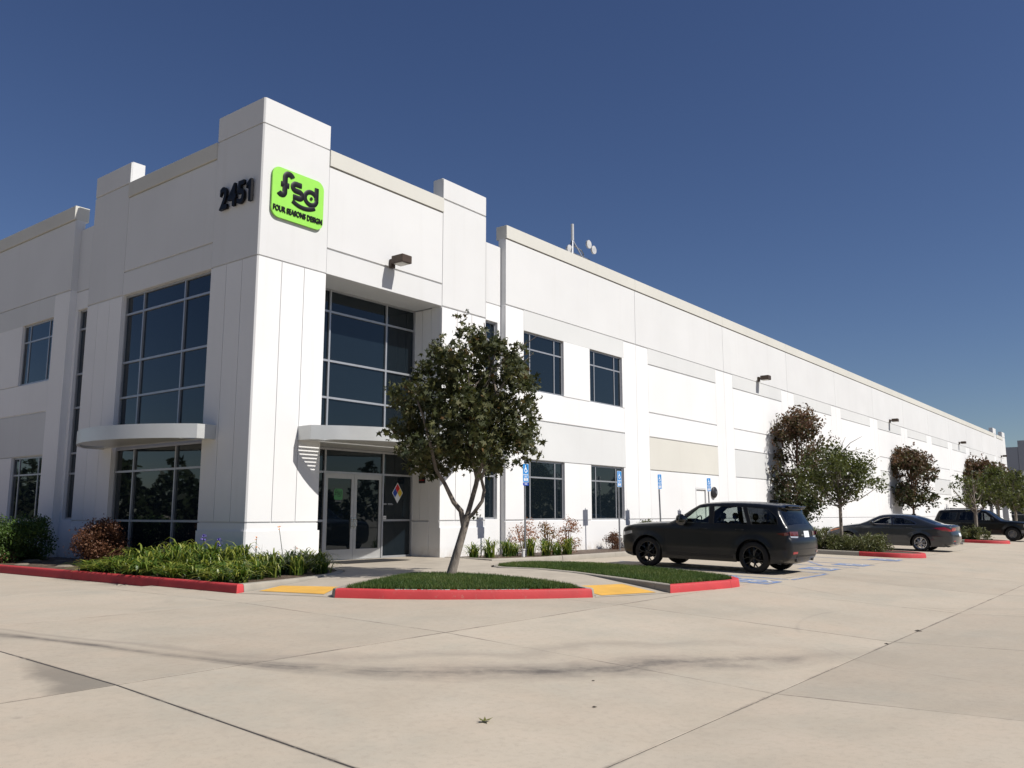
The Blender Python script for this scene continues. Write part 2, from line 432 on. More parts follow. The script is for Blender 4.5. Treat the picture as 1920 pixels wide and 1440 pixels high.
# frame: local x -> u direction, y -> world up, z -> outward
def frame(origin, u, out):
    u = Vector(u).normalized(); o = Vector(out).normalized(); w = o.cross(u)
    return Matrix(((u.x, w.x, o.x, origin[0]), (u.y, w.y, o.y, origin[1]), (u.z, w.z, o.z, origin[2]), (0, 0, 0, 1)))

# ------------------------------------------------------------------ ground
S0 = 4.2
g = MB()
ys = [-900, -14, 3.2, 7.4, 11.6, 900]
xs = [-900, 1200]
for i, y in enumerate(ys):
    for x in xs: g.v.append((x, y, gz(x, y) - .03))
g.f = [(2 * i, 2 * i + 1, 2 * i + 3, 2 * i + 2) for i in range(len(ys) - 1)]
tag(g.build('ground', 'concrete'), 'pale concrete ground running out beyond the yard', kind='structure')
fj = MB(); jx = [-13, 112]; jy = [-13.6, 3.2, 7.4, 11.6, 15.8]
for y in jy:
    for x in jx: fj.v.append((x, y, gz(x, y) - .003))
fj.f = [(2 * i, 2 * i + 1, 2 * i + 3, 2 * i + 2) for i in range(4)]
tag(fj.build('joint_filler', 'joint_sealant'), 'dark filler in the joints between the slabs', kind='structure')
pav = thing('pavement', 'sunlit pale concrete yard in large jointed slabs with a dark curved stain', None, kind='structure')
xl = [-0.25 + S0 * k for k in range(-3, 30)]; yl = [-13.6 + S0 * k for k in range(0, 14)]
gapX = {}; gapY = {}
def gap_of(d, k, special):
    k = round(k, 2)
    if k not in d: d[k] = special.get(k, random.choice((.003, .004, .006)))
    return d[k]
def slab(x0, x1, y0, y1):
    ga, gb = gap_of(gapX, x0, {3.95: .011}), gap_of(gapX, x1, {3.95: .011}); gc, gd = gap_of(gapY, y0, {7.4: .010}), gap_of(gapY, y1, {7.4: .010})
    c = .002; v = []
    for k_, dz in ((0, -.05), (0, -c), (c, 0)):
        for x, y in ((x0 + ga + k_, y0 + gc + k_), (x1 - gb - k_, y0 + gc + k_), (x1 - gb - k_, y1 - gd - k_), (x0 + ga + k_, y1 - gd - k_)):
            yy = min(max(y, y0), y1); v.append((x, y, gz(x, yy) + dz))
    f = [(8, 9, 10, 11)]
    for k in (0, 4):
        for i in range(4): j = (i + 1) % 4; f.append((k + i, k + j, k + 4 + j, k + 4 + i))
    MB().add(v, f).build('slab', 'concrete', pav)
for i in range(len(xl) - 1):
    for j in range(len(yl) - 1):
        x0, x1, y0, y1 = xl[i], xl[i + 1], yl[j], yl[j + 1]
        if y0 < 15 and x0 < 112 or (x1 < 13 and y0 >= 15):
            if y0 >= 14 and x0 > 8: continue
            if x0 > 60 and y0 < -5: continue
            slab(x0, x1, y0, y1)

def offset_line(P, d, closed=False):
    out = []; n = len(P)
    for i, p in enumerate(P):
        a = P[(i - 1) % n] if (closed or i) else p; b = P[(i + 1) % n] if (closed or i < n - 1) else p
        dx, dy = b[0] - a[0], b[1] - a[1]; L = math.hypot(dx, dy) or 1
        out.append((p[0] - dy / L * d, p[1] + dx / L * d))
    return out
KH = .15
def kerb_piece(P, mat, parent, width=.15, top=KH, name='kerb'):
    """P runs so that the inside of the raised bed lies to the left"""
    prof = [(0.0, -.04), (.0, .01), (.014, top - .03), (.022, top - .012), (.040, top), (width, top), (width, -.04)]
    rows = []
    for w, h in prof:
        Q = offset_line(P, w); rows.append([(x, y, gz(*P[i]) + h) for i, (x, y) in enumerate(Q)])
    m = len(P); v = [p for r in rows for p in r]; f = []
    for k in range(len(prof) - 1):
        for i in range(m - 1): f.append((k * m + i, k * m + i + 1, (k + 1) * m + i + 1, (k + 1) * m + i))
    f.append(tuple(k * m for k in range(len(prof)))); f.append(tuple(k * m + m - 1 for k in reversed(range(len(prof)))))
    return MB().add(v, f).build(name, mat, parent, 40)
def kerb_run(pieces, parent, width=.15, top=KH, closed=False):
    """one continuous kerb, mitred at its corners, cut into pieces [(material, points)]"""
    full = []; rngs = []
    for m_, Q in pieces:
        q = resample(Q, .35, False)
        if full and math.hypot(full[-1][0] - q[0][0], full[-1][1] - q[0][1]) < .08: st_ = len(full) - 1; full += q[1:]
        else: st_ = len(full); full += q
        rngs.append((m_, st_, len(full)))
    prof = [(0.0, -.04), (.0, .01), (.014, top - .03), (.022, top - .012), (.040, top), (width, top), (width, -.04)]
    def nrm_(a, b):
        dx, dy = b[0] - a[0], b[1] - a[1]; L_ = math.hypot(dx, dy) or 1; return (-dy / L_, dx / L_)
    N_ = len(full); off = []
    for i in range(N_):
        ns_ = []
        if i > 0: ns_.append(nrm_(full[i - 1], full[i]))
        elif closed: ns_.append(nrm_(full[-2], full[-1]))
        if i < N_ - 1: ns_.append(nrm_(full[i], full[i + 1]))
        elif closed: ns_.append(nrm_(full[0], full[1]))
        nx_ = sum(n[0] for n in ns_); ny_ = sum(n[1] for n in ns_); q = math.hypot(nx_, ny_) or 1; nx_ /= q; ny_ /= q
        k_ = 1 / max(.5, nx_ * ns_[0][0] + ny_ * ns_[0][1]); off.append((nx_ * k_, ny_ * k_))
    for m_, a, b in rngs:
        idx = list(range(a, b)); V = []
        m = len(idx)
        for w, h in prof:
            for q, i in enumerate(idx):
                x, y = full[i][0] + off[i][0] * w, full[i][1] + off[i][1] * w
                if q == 0 or q == m - 1:   # hairline joint
                    j = idx[1] if q == 0 else idx[-2]; x2, y2 = full[j][0] + off[j][0] * w, full[j][1] + off[j][1] * w; L_ = math.hypot(x2 - x, y2 - y) or 1
                    x += (x2 - x) / L_ * .004; y += (y2 - y) / L_ * .004
                V.append((x, y, gz(*full[i]) + h))
        F_ = []
        for k_ in range(len(prof) - 1):
            for i in range(m - 1): F_.append((k_ * m + i, k_ * m + i + 1, (k_ + 1) * m + i + 1, (k_ + 1) * m + i))
        F_.append(tuple(k_ * m for k_ in range(len(prof)))); F_.append(tuple(k_ * m + m - 1 for k_ in reversed(range(len(prof)))))
        MB().add(V, F_).build('kerb', m_, parent, 40)
def path_pieces(P, splits, parent, closed=False):
    """splits: list of (mat, point list)"""
    for mat, Q in splits: kerb_piece(resample(Q, .5, False), mat, parent)
def arc(c, r, a0, a1, n=6): return [(c[0] + r * math.cos(R(a0 + (a1 - a0) * k / n)), c[1] + r * math.sin(R(a0 + (a1 - a0) * k / n))) for k in range(n + 1)]

# --- left bed
bedL = thing('planting_bed_kerb', 'long dark red kerb with a grey return round the bed by the tower', None, kind='structure')
G = .008
ycuts = [46, 42, 38, 34, 30, 26.4, 22.6, 19.0, 15.6, 13.07]
def left_x(y): return 9.02 + max(0, y - 17) * -.012
kerb_run([('kerb_red', [(left_x(y), y) for y in np.linspace(a, b, 6)]) for a, b in zip(ycuts[:-1], ycuts[1:])] + [('kerb_red', [(9.02, 13.07), (9.19, 13.09)]), ('kerb_grey', [(9.19, 13.09), (9.6, 13.17), (10.5, 13.37), (11.3, 13.63)]), ('kerb_grey', [(11.3, 13.63), (12.0, 13.95), (12.75, 14.55), (13.35, 15.5), (13.75, 16.9)])], bedL)
ret = [(9.035, 13.07), (9.45, 13.14), (10.3, 13.32), (11.2, 13.58), (12.0, 13.95)]
soilL = [(left_x(46) + .15, 46), (9.17, 17), (9.17, 13.22), (10.45, 13.51), (11.25, 13.78), (11.92, 14.07), (12.62, 14.65), (13.2, 15.55), (13.6, 16.95), (13.6, 17.6), (12.2, 17.6), (12.2, 46)]
def sheet(name, poly, zf, mat, step=.35, parent=None, jitter=0):
    bb = [min(p[0] for p in poly), max(p[0] for p in poly), min(p[1] for p in poly), max(p[1] for p in poly)]
    pts = []
    x = bb[0] + step / 2
    while x < bb[1]:
        y = bb[2] + step / 2
        while y < bb[3]:
            if inpoly(x, y, poly) and min(dseg(x, y, poly[i], poly[(i + 1) % len(poly)]) for i in range(len(poly))) > step * .35: pts.append((x, y))
            y += step
        x += step
    V, Fc = cdt_region(resample(poly, step), (), (), pts)
    me = MB(); me.v = [(x, y, zf(x, y) + (random.uniform(-jitter, jitter))) for x, y in V]; me.f = Fc
    # consistent upward orientation
    ff = []
    for f in me.f:
        a, b, c = (me.v[i] for i in f)
        ff.append(f if (b[0] - a[0]) * (c[1] - a[1]) - (b[1] - a[1]) * (c[0] - a[0]) > 0 else f[::-1])
    me.f = ff
    return me.build(name, mat, parent, 60)
tag(sheet('bed_soil', soilL, lambda x, y: gz(x, y) + .125, 'soil', .3, None, .012), 'dark soil and litter of the bed below the shaded wall', kind='structure')

# --- islands
def island(label, pieces, lawn, mat, zoff=.135):
    isl = thing('traffic_island', label, None, kind='structure')
    kerb_run(pieces, isl, closed=True)
    s_ = sheet('island_soil', lawn, lambda x, y: gz(x, y) + zoff, mat, .35, isl)
    return isl
# island 1 (tree).  interior on the left of the direction of travel
I1 = [(9.62, 11.21), (10.15, 10.45), (10.75, 9.82), (11.45, 9.24), (12.2, 8.70), (12.92, 8.27)]
I1b = [(12.92, 8.27), (13.1, 8.35), (13.35, 8.9), (13.6, 9.6), (13.72, 10.4), (13.72, 11.3), (13.5, 12.1), (13.1, 12.6), (12.6, 12.68), (12.0, 12.42), (11.0, 11.95), (10.0, 11.5), (9.66, 11.33), (9.62, 11.21)]
soil1 = [(9.85, 11.22), (10.3, 10.6), (10.9, 9.97), (11.55, 9.4), (12.25, 8.87), (12.85, 8.5), (13.2, 8.98), (13.45, 9.65), (13.57, 10.4), (13.57, 11.25), (13.36, 12.0), (13.0, 12.43), (12.63, 12.52), (12.05, 12.27), (11.05, 11.8)]
island('rounded lawn island in front of the entrance with a bright red kerb', [('kerb_red', I1), ('kerb_grey', I1b)], soil1, 'soil')
# island 2 (long lawn)
I2 = [('kerb_grey', [(15.95, 13.0), (15.78, 12.65), (15.86, 11.6), (15.72, 10.6)]), ('kerb_grey', [(15.715, 10.58), (15.3, 9.4), (14.83, 8.1)]), ('kerb_grey', [(14.82, 8.08), (14.64, 7.67)]),
      ('kerb_red', [(14.645, 7.66), (15.3, 7.53), (16.0, 7.40), (16.55, 7.30)]), ('kerb_red', [(16.57, 7.30), (16.95, 7.30), (17.3, 7.45), (17.6, 7.8)]),
      ('kerb_grey', [(17.61, 7.82), (18.0, 8.7), (18.3, 9.9), (18.45, 11.4)]), ('kerb_grey', [(18.455, 11.42), (18.3, 12.5), (17.9, 13.3), (17.2, 13.55), (16.4, 13.35), (15.95, 13.0)])]
soil2 = [(15.95, 12.55), (16.02, 11.6), (15.87, 10.6), (15.45, 9.35), (14.98, 8.05), (14.86, 7.8), (15.35, 7.69), (16.1, 7.56), (16.9, 7.47), (17.2, 7.6), (17.47, 7.9), (17.85, 8.75), (18.15, 9.95), (18.29, 11.4), (18.15, 12.45), (17.8, 13.15), (17.2, 13.38), (16.45, 13.2), (16.08, 12.92)]
island('long lawn island with grey sides and a red painted nose left of the black car', I2, soil2, 'soil')

def lawn(name, poly, label, n):
    P = np.array(poly); bb = P.min(0), P.max(0); pts = []
    while len(pts) < n:
        x = random.uniform(bb[0][0], bb[1][0]); y = random.uniform(bb[0][1], bb[1][1])
        if inpoly(x, y, poly): pts.append((x, y))
    pts = np.array(pts); z = np.array([gz(*p) for p in pts]) + .125
    h = rng.uniform(.045, .095, n); w = rng.uniform(.006, .011, n); a = rng.uniform(0, 2 * np.pi, n)
    lean = rng.uniform(0, .045, n); la = rng.uniform(0, 2 * np.pi, n)
    V = np.zeros((n, 3, 3)); V[:, 0] = np.c_[pts[:, 0] - np.cos(a) * w, pts[:, 1] - np.sin(a) * w, z]
    V[:, 1] = np.c_[pts[:, 0] + np.cos(a) * w, pts[:, 1] + np.sin(a) * w, z]
    V[:, 2] = np.c_[pts[:, 0] + np.cos(la) * lean, pts[:, 1] + np.sin(la) * lean, z + h]
    patch = np.sin(pts[:, 0] * 2.1 + 1) * np.cos(pts[:, 1] * 1.7) * .2
    tint = np.clip(np.repeat(rng.uniform(.0, .8, n) + patch, 3), 0, 1); tint[2::3] = np.clip(tint[2::3] + .2, 0, 1)
    o = link(name, arr_mesh(name, V.reshape(-1, 3), 3, 'leaf_grass', tint)); return tag(o, label, 'lawn', kind='stuff')
def arr_mesh(name, V, k, mat, tint=None):
    me = bpy.data.meshes.new(name); n = len(V); nf = n // k
    me.vertices.add(n); me.vertices.foreach_set('co', V.astype(np.float32).ravel())
    me.loops.add(n); me.loops.foreach_set('vertex_index', np.arange(n, dtype=np.int32))
    me.polygons.add(nf); me.polygons.foreach_set('loop_start', np.arange(0, n, k, dtype=np.int32))
    me.update(calc_edges=True)
    if tint is not None:
        at = me.attributes.new('tint', 'FLOAT', 'POINT'); at.data.foreach_set('value', tint.astype(np.float32))
    me.materials.append(MATS[mat]); return me
lawn('lawn', soil1, 'clipped green lawn under the leaning tree', 42000)
lawn('lawn', soil2, 'green lawn filling the long island left of the black car', 60000)

# --- walkway
walk = [(9.05, 13.05), (9.3, 12.3), (9.64, 11.24), (9.68, 11.36), (10.0, 11.53), (11.0, 11.98), (12.0, 12.45), (12.6, 12.71), (13.1, 12.63), (13.53, 12.12), (13.75, 11.3), (13.75, 10.4), (13.63, 9.6), (13.38, 8.9), (13.12, 8.33), (12.96, 8.26),
        (13.8, 7.95), (14.62, 7.68), (14.80, 8.12), (15.27, 9.42), (15.69, 10.6), (15.83, 11.6), (15.75, 12.67), (15.93, 13.03), (16.38, 13.38), (17.2, 13.58), (17.92, 13.33), (18.33, 12.52), (18.7, 12.5), (20.2, 12.5), (20.2, 14.6), (18.5, 15.1), (18.5, 16.98), (18.4, 18.2), (14.02, 18.2), (14.02, 16.97), (13.77, 16.97), (13.37, 15.5), (12.77, 14.53), (12.02, 13.92), (11.3, 13.6), (10.5, 13.34), (9.6, 13.14)]
ramps = [((9.05, 13.05), (9.64, 11.24)), ((12.96, 8.26), (14.62, 7.68)), ((20.2, 12.5), (20.2, 14.2))]
def walk_z(x, y):
    d = min(dseg(x, y, a, b) for a, b in ramps); t = min(1, d / 2.6)
    return gz(x, y) + .005 + .128 * t
wk = sheet('walkway', walk, walk_z, 'walk_concrete', .3); tag(wk, 'pale concrete walkway from the ramps up to the glass doors', kind='structure')
def drape(name, poly, mat, zf, dz, parent=None, step=.3):
    return sheet(name, poly, lambda x, y: zf(x, y) + dz, mat, step, parent)
t1 = drape('yellow_strip', [(9.40, 12.95), (9.74, 11.62), (10.52, 12.15), (10.08, 13.22)], 'tactile_yellow', walk_z, .006, None)
tag(t1, 'yellow warning strip on the ramp left of the tree island', 'warning strip', 'yellow warning strips on the ramps')
t2 = drape('yellow_strip', [(13.22, 8.28), (14.45, 7.86), (14.9, 8.85), (13.62, 9.3)], 'tactile_yellow', walk_z, .006, None)
tag(t2, 'yellow warning strip on the ramp between the two lawn islands', 'warning strip', 'yellow warning strips on the ramps')
t3 = drape('yellow_strip', [(18.9, 13.0), (20.1, 13.0), (20.1, 14.1), (18.9, 14.1)], 'tactile_yellow', walk_z, .006, None)
tag(t3, 'yellow warning strip behind the long lawn near the black car', 'warning strip', 'yellow warning strips on the ramps')
# kerb-top lettering FIRE LANE NO PARKING
fl = text_mesh('kerb_lettering', 'FIRE LANE  NO PARKING', .13, 'line_white', extrude=.0006, bold=.003)
L = 0; cum = [0]
for a, b in zip(I1[:-1], I1[1:]): L += math.hypot(b[0] - a[0], b[1] - a[1]); cum.append(L)
x0 = min(v.co.x for v in fl.vertices); x1 = max(v.co.x for v in fl.vertices); s0, s1 = 1.0, 3.3
for v in fl.vertices:
    s_ = s0 + (v.co.x - x0) / (x1 - x0) * (s1 - s0); off = .09 + v.co.y * .8
    k = max(i for i in range(len(cum) - 1) if cum[i] <= s_); t = (s_ - cum[k]) / (cum[k + 1] - cum[k])
    ax, ay = I1[k]; bx, by = I1[k + 1]; dx, dy = (bx - ax), (by - ay); q = math.hypot(dx, dy)
    v.co = (ax + dx * t - dy / q * off, ay + dy * t + dx / q * off, gz(ax + dx * t, ay + dy * t) + KH + .003 + v.co.z)
tag(link('kerb_lettering', fl), 'white painted letters along the top of the red kerb below the tree', 'lettering')

# --- right planter along the wall
bedR = thing('wall_bed_kerb', 'pale concrete kerb along the foot of the sunlit wall', None, kind='structure')
def backkerb(x0, x1): kerb_piece([(x0, 14.6), (x1, 14.6)], 'kerb_grey', bedR)
kerb_run([('kerb_grey', [(18.52, 16.9), (18.52, 15.12), (20.22, 14.6), (21.2, 14.6)])], bedR)
x = 21.22
while x < 125: backkerb(x, x + 3.0 - G); x += 3.0
tag(sheet('bed_soil', [(18.66, 16.98), (18.66, 15.2), (20.3, 14.74), (125, 14.74), (125, 16.95)], lambda x, y: .15 + .125, 'soil', 1.2, None, .006), 'dark mulch in the narrow bed along the sunlit wall', kind='structure')
def end_island(x0, x1, label, red_from=9.0):
    isl = thing('traffic_island', label, None, kind='structure')
    r = (x1 - x0) / 2; cx = (x0 + x1) / 2
    kerb_piece(resample([(x0, 14.58), (x0, 11.2)], .6, False), 'kerb_grey', isl)
    kerb_piece(resample([(x0, 11.19), (x0, red_from + .01)], .6, False), 'kerb_grey', isl)
    kerb_piece([(x0, red_from)] + arc((cx, 7.1 + r), r, 180, 360, 10) + [(x1, red_from)], 'kerb_red', isl)
    kerb_piece(resample([(x1, red_from + .01), (x1, 14.58)], .6, False), 'kerb_grey', isl)
    pol = [(x0 + .15, 14.6)] + [(x0 + .15, 8.2)] + arc((cx, 7.1 + r), r - .15, 190, 350, 8) + [(x1 - .15, 8.2), (x1 - .15, 14.6)]
    sheet('island_soil', pol, lambda x, y: gz(x, y) + .13, 'soil', .5, isl)
end_island(31.1, 33.2, 'planted parking island with a red nose right of the black car')
end_island(49.3, 51.4, 'planted parking island with a red nose beyond the grey sedan')
end_island(67.5, 69.6, 'far planted parking island near the end of the long building')
end_island(85.6, 87.7, 'farthest planted parking island by the building end')

# painted bay markings
def mark(poly, mat, parent, dz=.006): return drape('painted_line', poly, mat, gz, dz, parent, .6)
bays = thing('bay_markings', 'faded blue lines and accessible squares painted on the parking bays', 'road marking')
def rect(x0, x1, y0, y1): return [(x0, y0), (x1, y0), (x1, y1), (x0, y1)]
for x in (19.42, 22.05, 24.75, 26.3, 29.0): mark(rect(x, x + .09, 7.2, 13.2), 'line_blue', bays)
mark(rect(19.52, 22.0, 7.1, 7.19), 'line_blue', bays)
for k in range(5): mark([(24.9, 8.2 + k), (26.25, 9.0 + k), (26.25, 9.1 + k), (24.9, 8.3 + k)], 'line_blue', bays)
for k in range(5): mark([(18.75, 8.0 + k), (19.4, 8.45 + k), (19.4, 8.55 + k), (18.75, 8.1 + k)], 'line_blue', bays)
for x in (35.9, 38.9, 41.9, 44.9, 47.9, 53.6, 56.6, 59.6): mark(rect(x, x + .1, 8.6, 14.3), 'line_white', bays)
def isa_strokes(sc, ox, oy):
    """wheelchair symbol as stroke polylines in a unit square centred on 0"""
    S = [[(-.07, .30), (-.07, .02), (.14, .02), (.24, -.24), (.34, -.20)], [(-.07, .16), (.12, .16)],
         [(-.14, .08)] + [(-.02 + .235 * math.cos(R(a)), -.14 + .235 * math.sin(R(a))) for a in range(125, 345, 22)]]
    return [[(ox + x * sc, oy + y * sc) for x, y in s] for s in S]
def flat_strokes(strokes, w, to3d, n_out=None):
    mb = MB(); lay = 0
    for S in strokes:
        for a, b in zip(S[:-1], S[1:]):
            dx, dy = b[0] - a[0], b[1] - a[1]; L = math.hypot(dx, dy) or 1; nx, ny = -dy / L * w / 2, dx / L * w / 2; ex, ey = dx / L * w * .3, dy / L * w * .3
            lay += 1
            mb.add([to3d(a[0] - ex + nx, a[1] - ey + ny, lay), to3d(a[0] - ex - nx, a[1] - ey - ny, lay), to3d(b[0] + ex - nx, b[1] + ey - ny, lay), to3d(b[0] + ex + nx, b[1] + ey + ny, lay)], [(0, 1, 2, 3)])
    return mb
def isa_ground(cx, cy, s):
    mark(rect(cx - s / 2, cx + s / 2, cy - s / 2, cy + s / 2), 'line_blue', bays)
    mb = flat_strokes(isa_strokes(s, cx, cy), s * .09, lambda x, y, l: (x, y, gz(x, y) + .011 + l * .0002))
    c = [(cx + .075 * s * math.cos(R(a)) - .07 * s, cy + .39 * s + .075 * s * math.sin(R(a)), 0) for a in range(0, 360, 45)]
    mb.add([(x, y, gz(x, y) + .012) for x, y, _ in c], [tuple(range(8))])
    mb.build('wheelchair_symbol', 'line_white', bays)
for cx, cy in ((18.38, 7.55), (23.5, 7.85), (26.0, 7.75), (29.6, 7.75)): isa_ground(cx, cy, .9)
mark(rect(19.2, 20.1, 12.25, 12.95), 'line_blue_solid', bays)

# ------------------------------------------------------------------ office building
bld = thing('office_building', 'long white two storey concrete warehouse with stepped parapets and a corner tower', 'building')
YF = 17.02; YL = 16.82; XF = 11.9; XL = 11.7; GB = .22
class Face:
    """A facade plane.  kind 'A': u = world X, plane Y = p, outward -Y.  kind 'B': u = world Y, plane X = p, outward -X."""
    def __init__(s, kind, p): s.k = kind; s.p = p
    def P(s, u, d, z): return (u, s.p - d, z) if s.k == 'A' else (s.p - d, u, z)
    def frame(s, u, z, d):
        o = s.P(u, d, z)
        return frame(o, (1, 0, 0), (0, -1, 0)) if s.k == 'A' else frame(o, (0, -1, 0), (-1, 0, 0))
def hexa(mb, F, u0, u1, d0, d1, z0, z1):
    v = [F.P(u, d, z) for z in (z0, z1) for u, d in ((u0, d0), (u1, d0), (u1, d1), (u0, d1))]
    f = [(3, 2, 1, 0), (4, 5, 6, 7), (0, 1, 5, 4), (1, 2, 6, 5), (2, 3, 7, 6), (3, 0, 4, 7)]
    if F.k == 'A': f = [t[::-1] for t in f]
    mb.add(v, f)
def panel(F, u0, u1, z0, z1, mat, proud=0, gu=.008, gz_=.023, thick=.26, ends=(1, 1, 1, 1), name='wall_panel'):
    """stepped slab: full-size backing plus a front plate inset on the sides that carry a joint; chamfered arrises"""
    e = .04
    a0 = u0 + gu * ends[0]; a1 = u1 - gu * ends[1]; b0 = z0 + gz_ * ends[2]; b1 = z1 - gz_ * ends[3]
    c = .006
    rings = [(u0, u1, z0, z1, -thick), (u0, u1, z0, z1, proud - e), (a0, a1, b0, b1, proud - e), (a0, a1, b0, b1, proud - c), (a0 + c, a1 - c, b0 + c, b1 - c, proud)]
    v = []
    for (p, q, r, s_, d) in rings: v += [F.P(p, d, r), F.P(q, d, r), F.P(q, d, s_), F.P(p, d, s_)]
    f = [(3, 2, 1, 0)]
    for k in range(4):
        for i in range(4): j = (i + 1) % 4; f.append((4 * k + i, 4 * k + j, 4 * k + 4 + j, 4 * k + 4 + i))
    f.append((16, 17, 18, 19))
    if F.k == 'B': f = [t[::-1] for t in f]
    return MB().add(v, f).build(name, mat, bld)
def window(F, us, zs, depth, win_parent=bld, skip=(), mw=.055, mat='tinted_glass', extra_frame=None, out=.05):
    """us: mullion centre lines (first/last = opening edges), zs: rail lines.  frame + one pane per cell"""
    fr = MB(); n = len(us); m = len(zs)
    def uedge(i): return (us[i], us[i] + mw) if i == 0 else ((us[i] - mw, us[i]) if i == n - 1 else (us[i] - mw / 2, us[i] + mw / 2))
    def zedge(i): return (zs[i], zs[i] + mw) if i == 0 else ((zs[i] - mw, zs[i]) if i == m - 1 else (zs[i] - mw / 2, zs[i] + mw / 2))
    for i in range(n): a, b = uedge(i); hexa(fr, F, a, b, -depth - .06, -depth + out, zs[0], zs[-1])
    for j in range(m):
        a, b = zedge(j)
        for i in range(n - 1):
            if (i, j, 'r') in skip: continue
            hexa(fr, F, uedge(i)[1], uedge(i + 1)[0], -depth - .06, -depth + out - .004, a, b)
    w = fr.build('window', 'mullion', win_parent)
    for i in range(n - 1):
        for j in range(m - 1):
            if (i, j) in skip: continue
            pn = MB(); hexa(pn, F, uedge(i)[1] - .002, uedge(i + 1)[0] + .002, -depth - .02, -depth, zedge(j)[1] - .002, zedge(j + 1)[0] + .002)
            pn.build('pane', mat, w)
    return w
def pilaster(F, u0, u1, zb, top, line, belt, split=None, mats=('paint_grey', 'paint_white'), thick=.3):
    panel(F, u0, u1, line, top, mats[0], thick=thick)
    panel(F, u0, u1, belt, line, mats[0], thick=thick)
    cuts = [u0] + (split or []) + [u1]
    for a, b in zip(cuts[:-1], cuts[1:]):
        panel(F, a, b, 1.32, belt, mats[1], thick=thick, ends=(1, 1, 1, 1))
    panel(F, u0, u1, 1.12, 1.32, mats[1], thick=thick, gz_=.012, ends=(1, 1, 0, 1))
    panel(F, u0, u1, GB, 1.12, mats[1], proud=.035, thick=thick, ends=(0, 0, 0, 0))
T_TOP, T_LINE, T_BELT = 11.75, 11.08, 7.70
def tower_block(FA, FB):
    """L-shaped corner pier made of prisms so the corner has no joint"""
    x0, y0 = FB.p, FA.p; x1, y1 = x0 + 2.09, y0 + 1.95; th = .35; c = .035
    def Lpoly(i, p=0):
        a, b = x0 + i - p, y0 + i - p
        return [(a + c, b), (x1 - (0 if i == 0 else .005), b), (x1 - (0 if i == 0 else .005), y0 + th), (x0 + th, y0 + th), (x0 + th, y1 - (0 if i == 0 else .005)), (a, y1 - (0 if i == 0 else .005)), (a, b + c)]
    def lev(z0, z1, mat, p=0, name='wall_panel'): MB().prism(Lpoly(0, p), z0 + .018, z1 - .018).build(name, mat, bld)
    MB().prism(Lpoly(.03), GB, T_TOP - .03).build('corner_core', 'paint_grey', bld)
    lev(T_LINE, T_TOP + .018, 'paint_grey'); lev(T_BELT, T_LINE, 'paint_grey')
    # shaft: narrow vertical reveals -> three strips each side, the corner strip L-shaped
    uA = [x0 + .71, x0 + 1.40]; uB = [y0 + .62, y0 + 1.28]
    g_ = .008
    MB().prism([(x0 + c, y0), (uA[0] - g_, y0), (uA[0] - g_, y0 + .1), (x0 + .1, y0 + .1), (x0 + .1, uB[0] - g_), (x0, uB[0] - g_), (x0, y0 + c)], 1.338, T_BELT - .018).build('wall_panel', 'paint_white', bld)
    for a, b in ((uA[0], uA[1]), (uA[1], x1)): MB().box(a + g_, b - (g_ if b < x1 else 0), y0, y0 + .1, 1.338, T_BELT - .018).build('wall_panel', 'paint_white', bld)
    for a, b in ((uB[0], uB[1]), (uB[1], y1)): MB().box(x0, x0 + .1, a + g_, b - (g_ if b < y1 else 0), 1.338, T_BELT - .018).build('wall_panel', 'paint_white', bld)
    MB().prism(Lpoly(0), 1.121, 1.302).build('wall_panel', 'paint_white', bld)
    p = .035
    MB().prism([(x0 - p + c, y0 - p), (x1 + p, y0 - p), (x1 + p, y0 + th), (x0 + th, y0 + th), (x0 + th, y1 + .0), (x0 - p, y1), (x0 - p, y0 - p + c)], GB, 1.12).build('base_course', 'paint_white', bld)
    return x1, y1
FA, FB = Face('A', YF), Face('B', XF)
xa, yb = tower_block(FA, FB)      # 13.99 , 18.97
# ---- entry bay, right face
panel(FA, xa, 18.44, 10.64, 11.08, 'paint_cap', proud=.04, thick=.35, ends=(0, 0, 0, 0), name='parapet_cap')
panel(FA, xa, 18.44, 8.38, 10.64, 'paint_grey', ends=(1, 1, 1, 1))
panel(FA, xa, 18.44, T_BELT, 8.38, 'paint_grey', ends=(1, 1, 0, 1))
pilaster(FA, 18.44, 20.5, GB, T_TOP, T_LINE, T_BELT, [19.13, 19.82], thick=.42)
# soffit and jambs of the recess
YG = 18.17
MB().box(xa, 18.44, YF + .262, YG + .12, T_BELT, T_BELT + .12).build('soffit', 'paint_strip', bld)
jam = Face('B', 18.44)
for (a, b, z0, z1, pr) in ((YF + .423, YF + .80, 1.32, T_BELT, 0), (YF + .80, YG + .1, 1.32, T_BELT, 0), (YF + .423, YG + .1, GB, 1.32, .012)):
    panel(jam, a, b, z0, z1 - .002, 'paint_white', proud=pr, thick=.25)
MB().box(xa - .15, xa, YF + .36, YG + .12, GB, T_BELT).build('recess_jamb', 'paint_white', bld)
FG = Face('A', YG)
window(FG, [xa + .003, 15.10, 17.24, 18.437], [3.66, 4.66, 5.68, 7.06, T_BELT - .003], 0.0)
panel(FG, xa + .003, 18.437, 3.30, 3.655, 'mullion', thick=.06, gu=0, gz_=0)
sf = window(FG, [xa + .003, 15.10, 17.24, 18.437], [.285, 1.34, 2.64, 3.295], 0.0, skip={(1, 0), (1, 1), (1, 1, 'r'), (1, 0, 'r')})
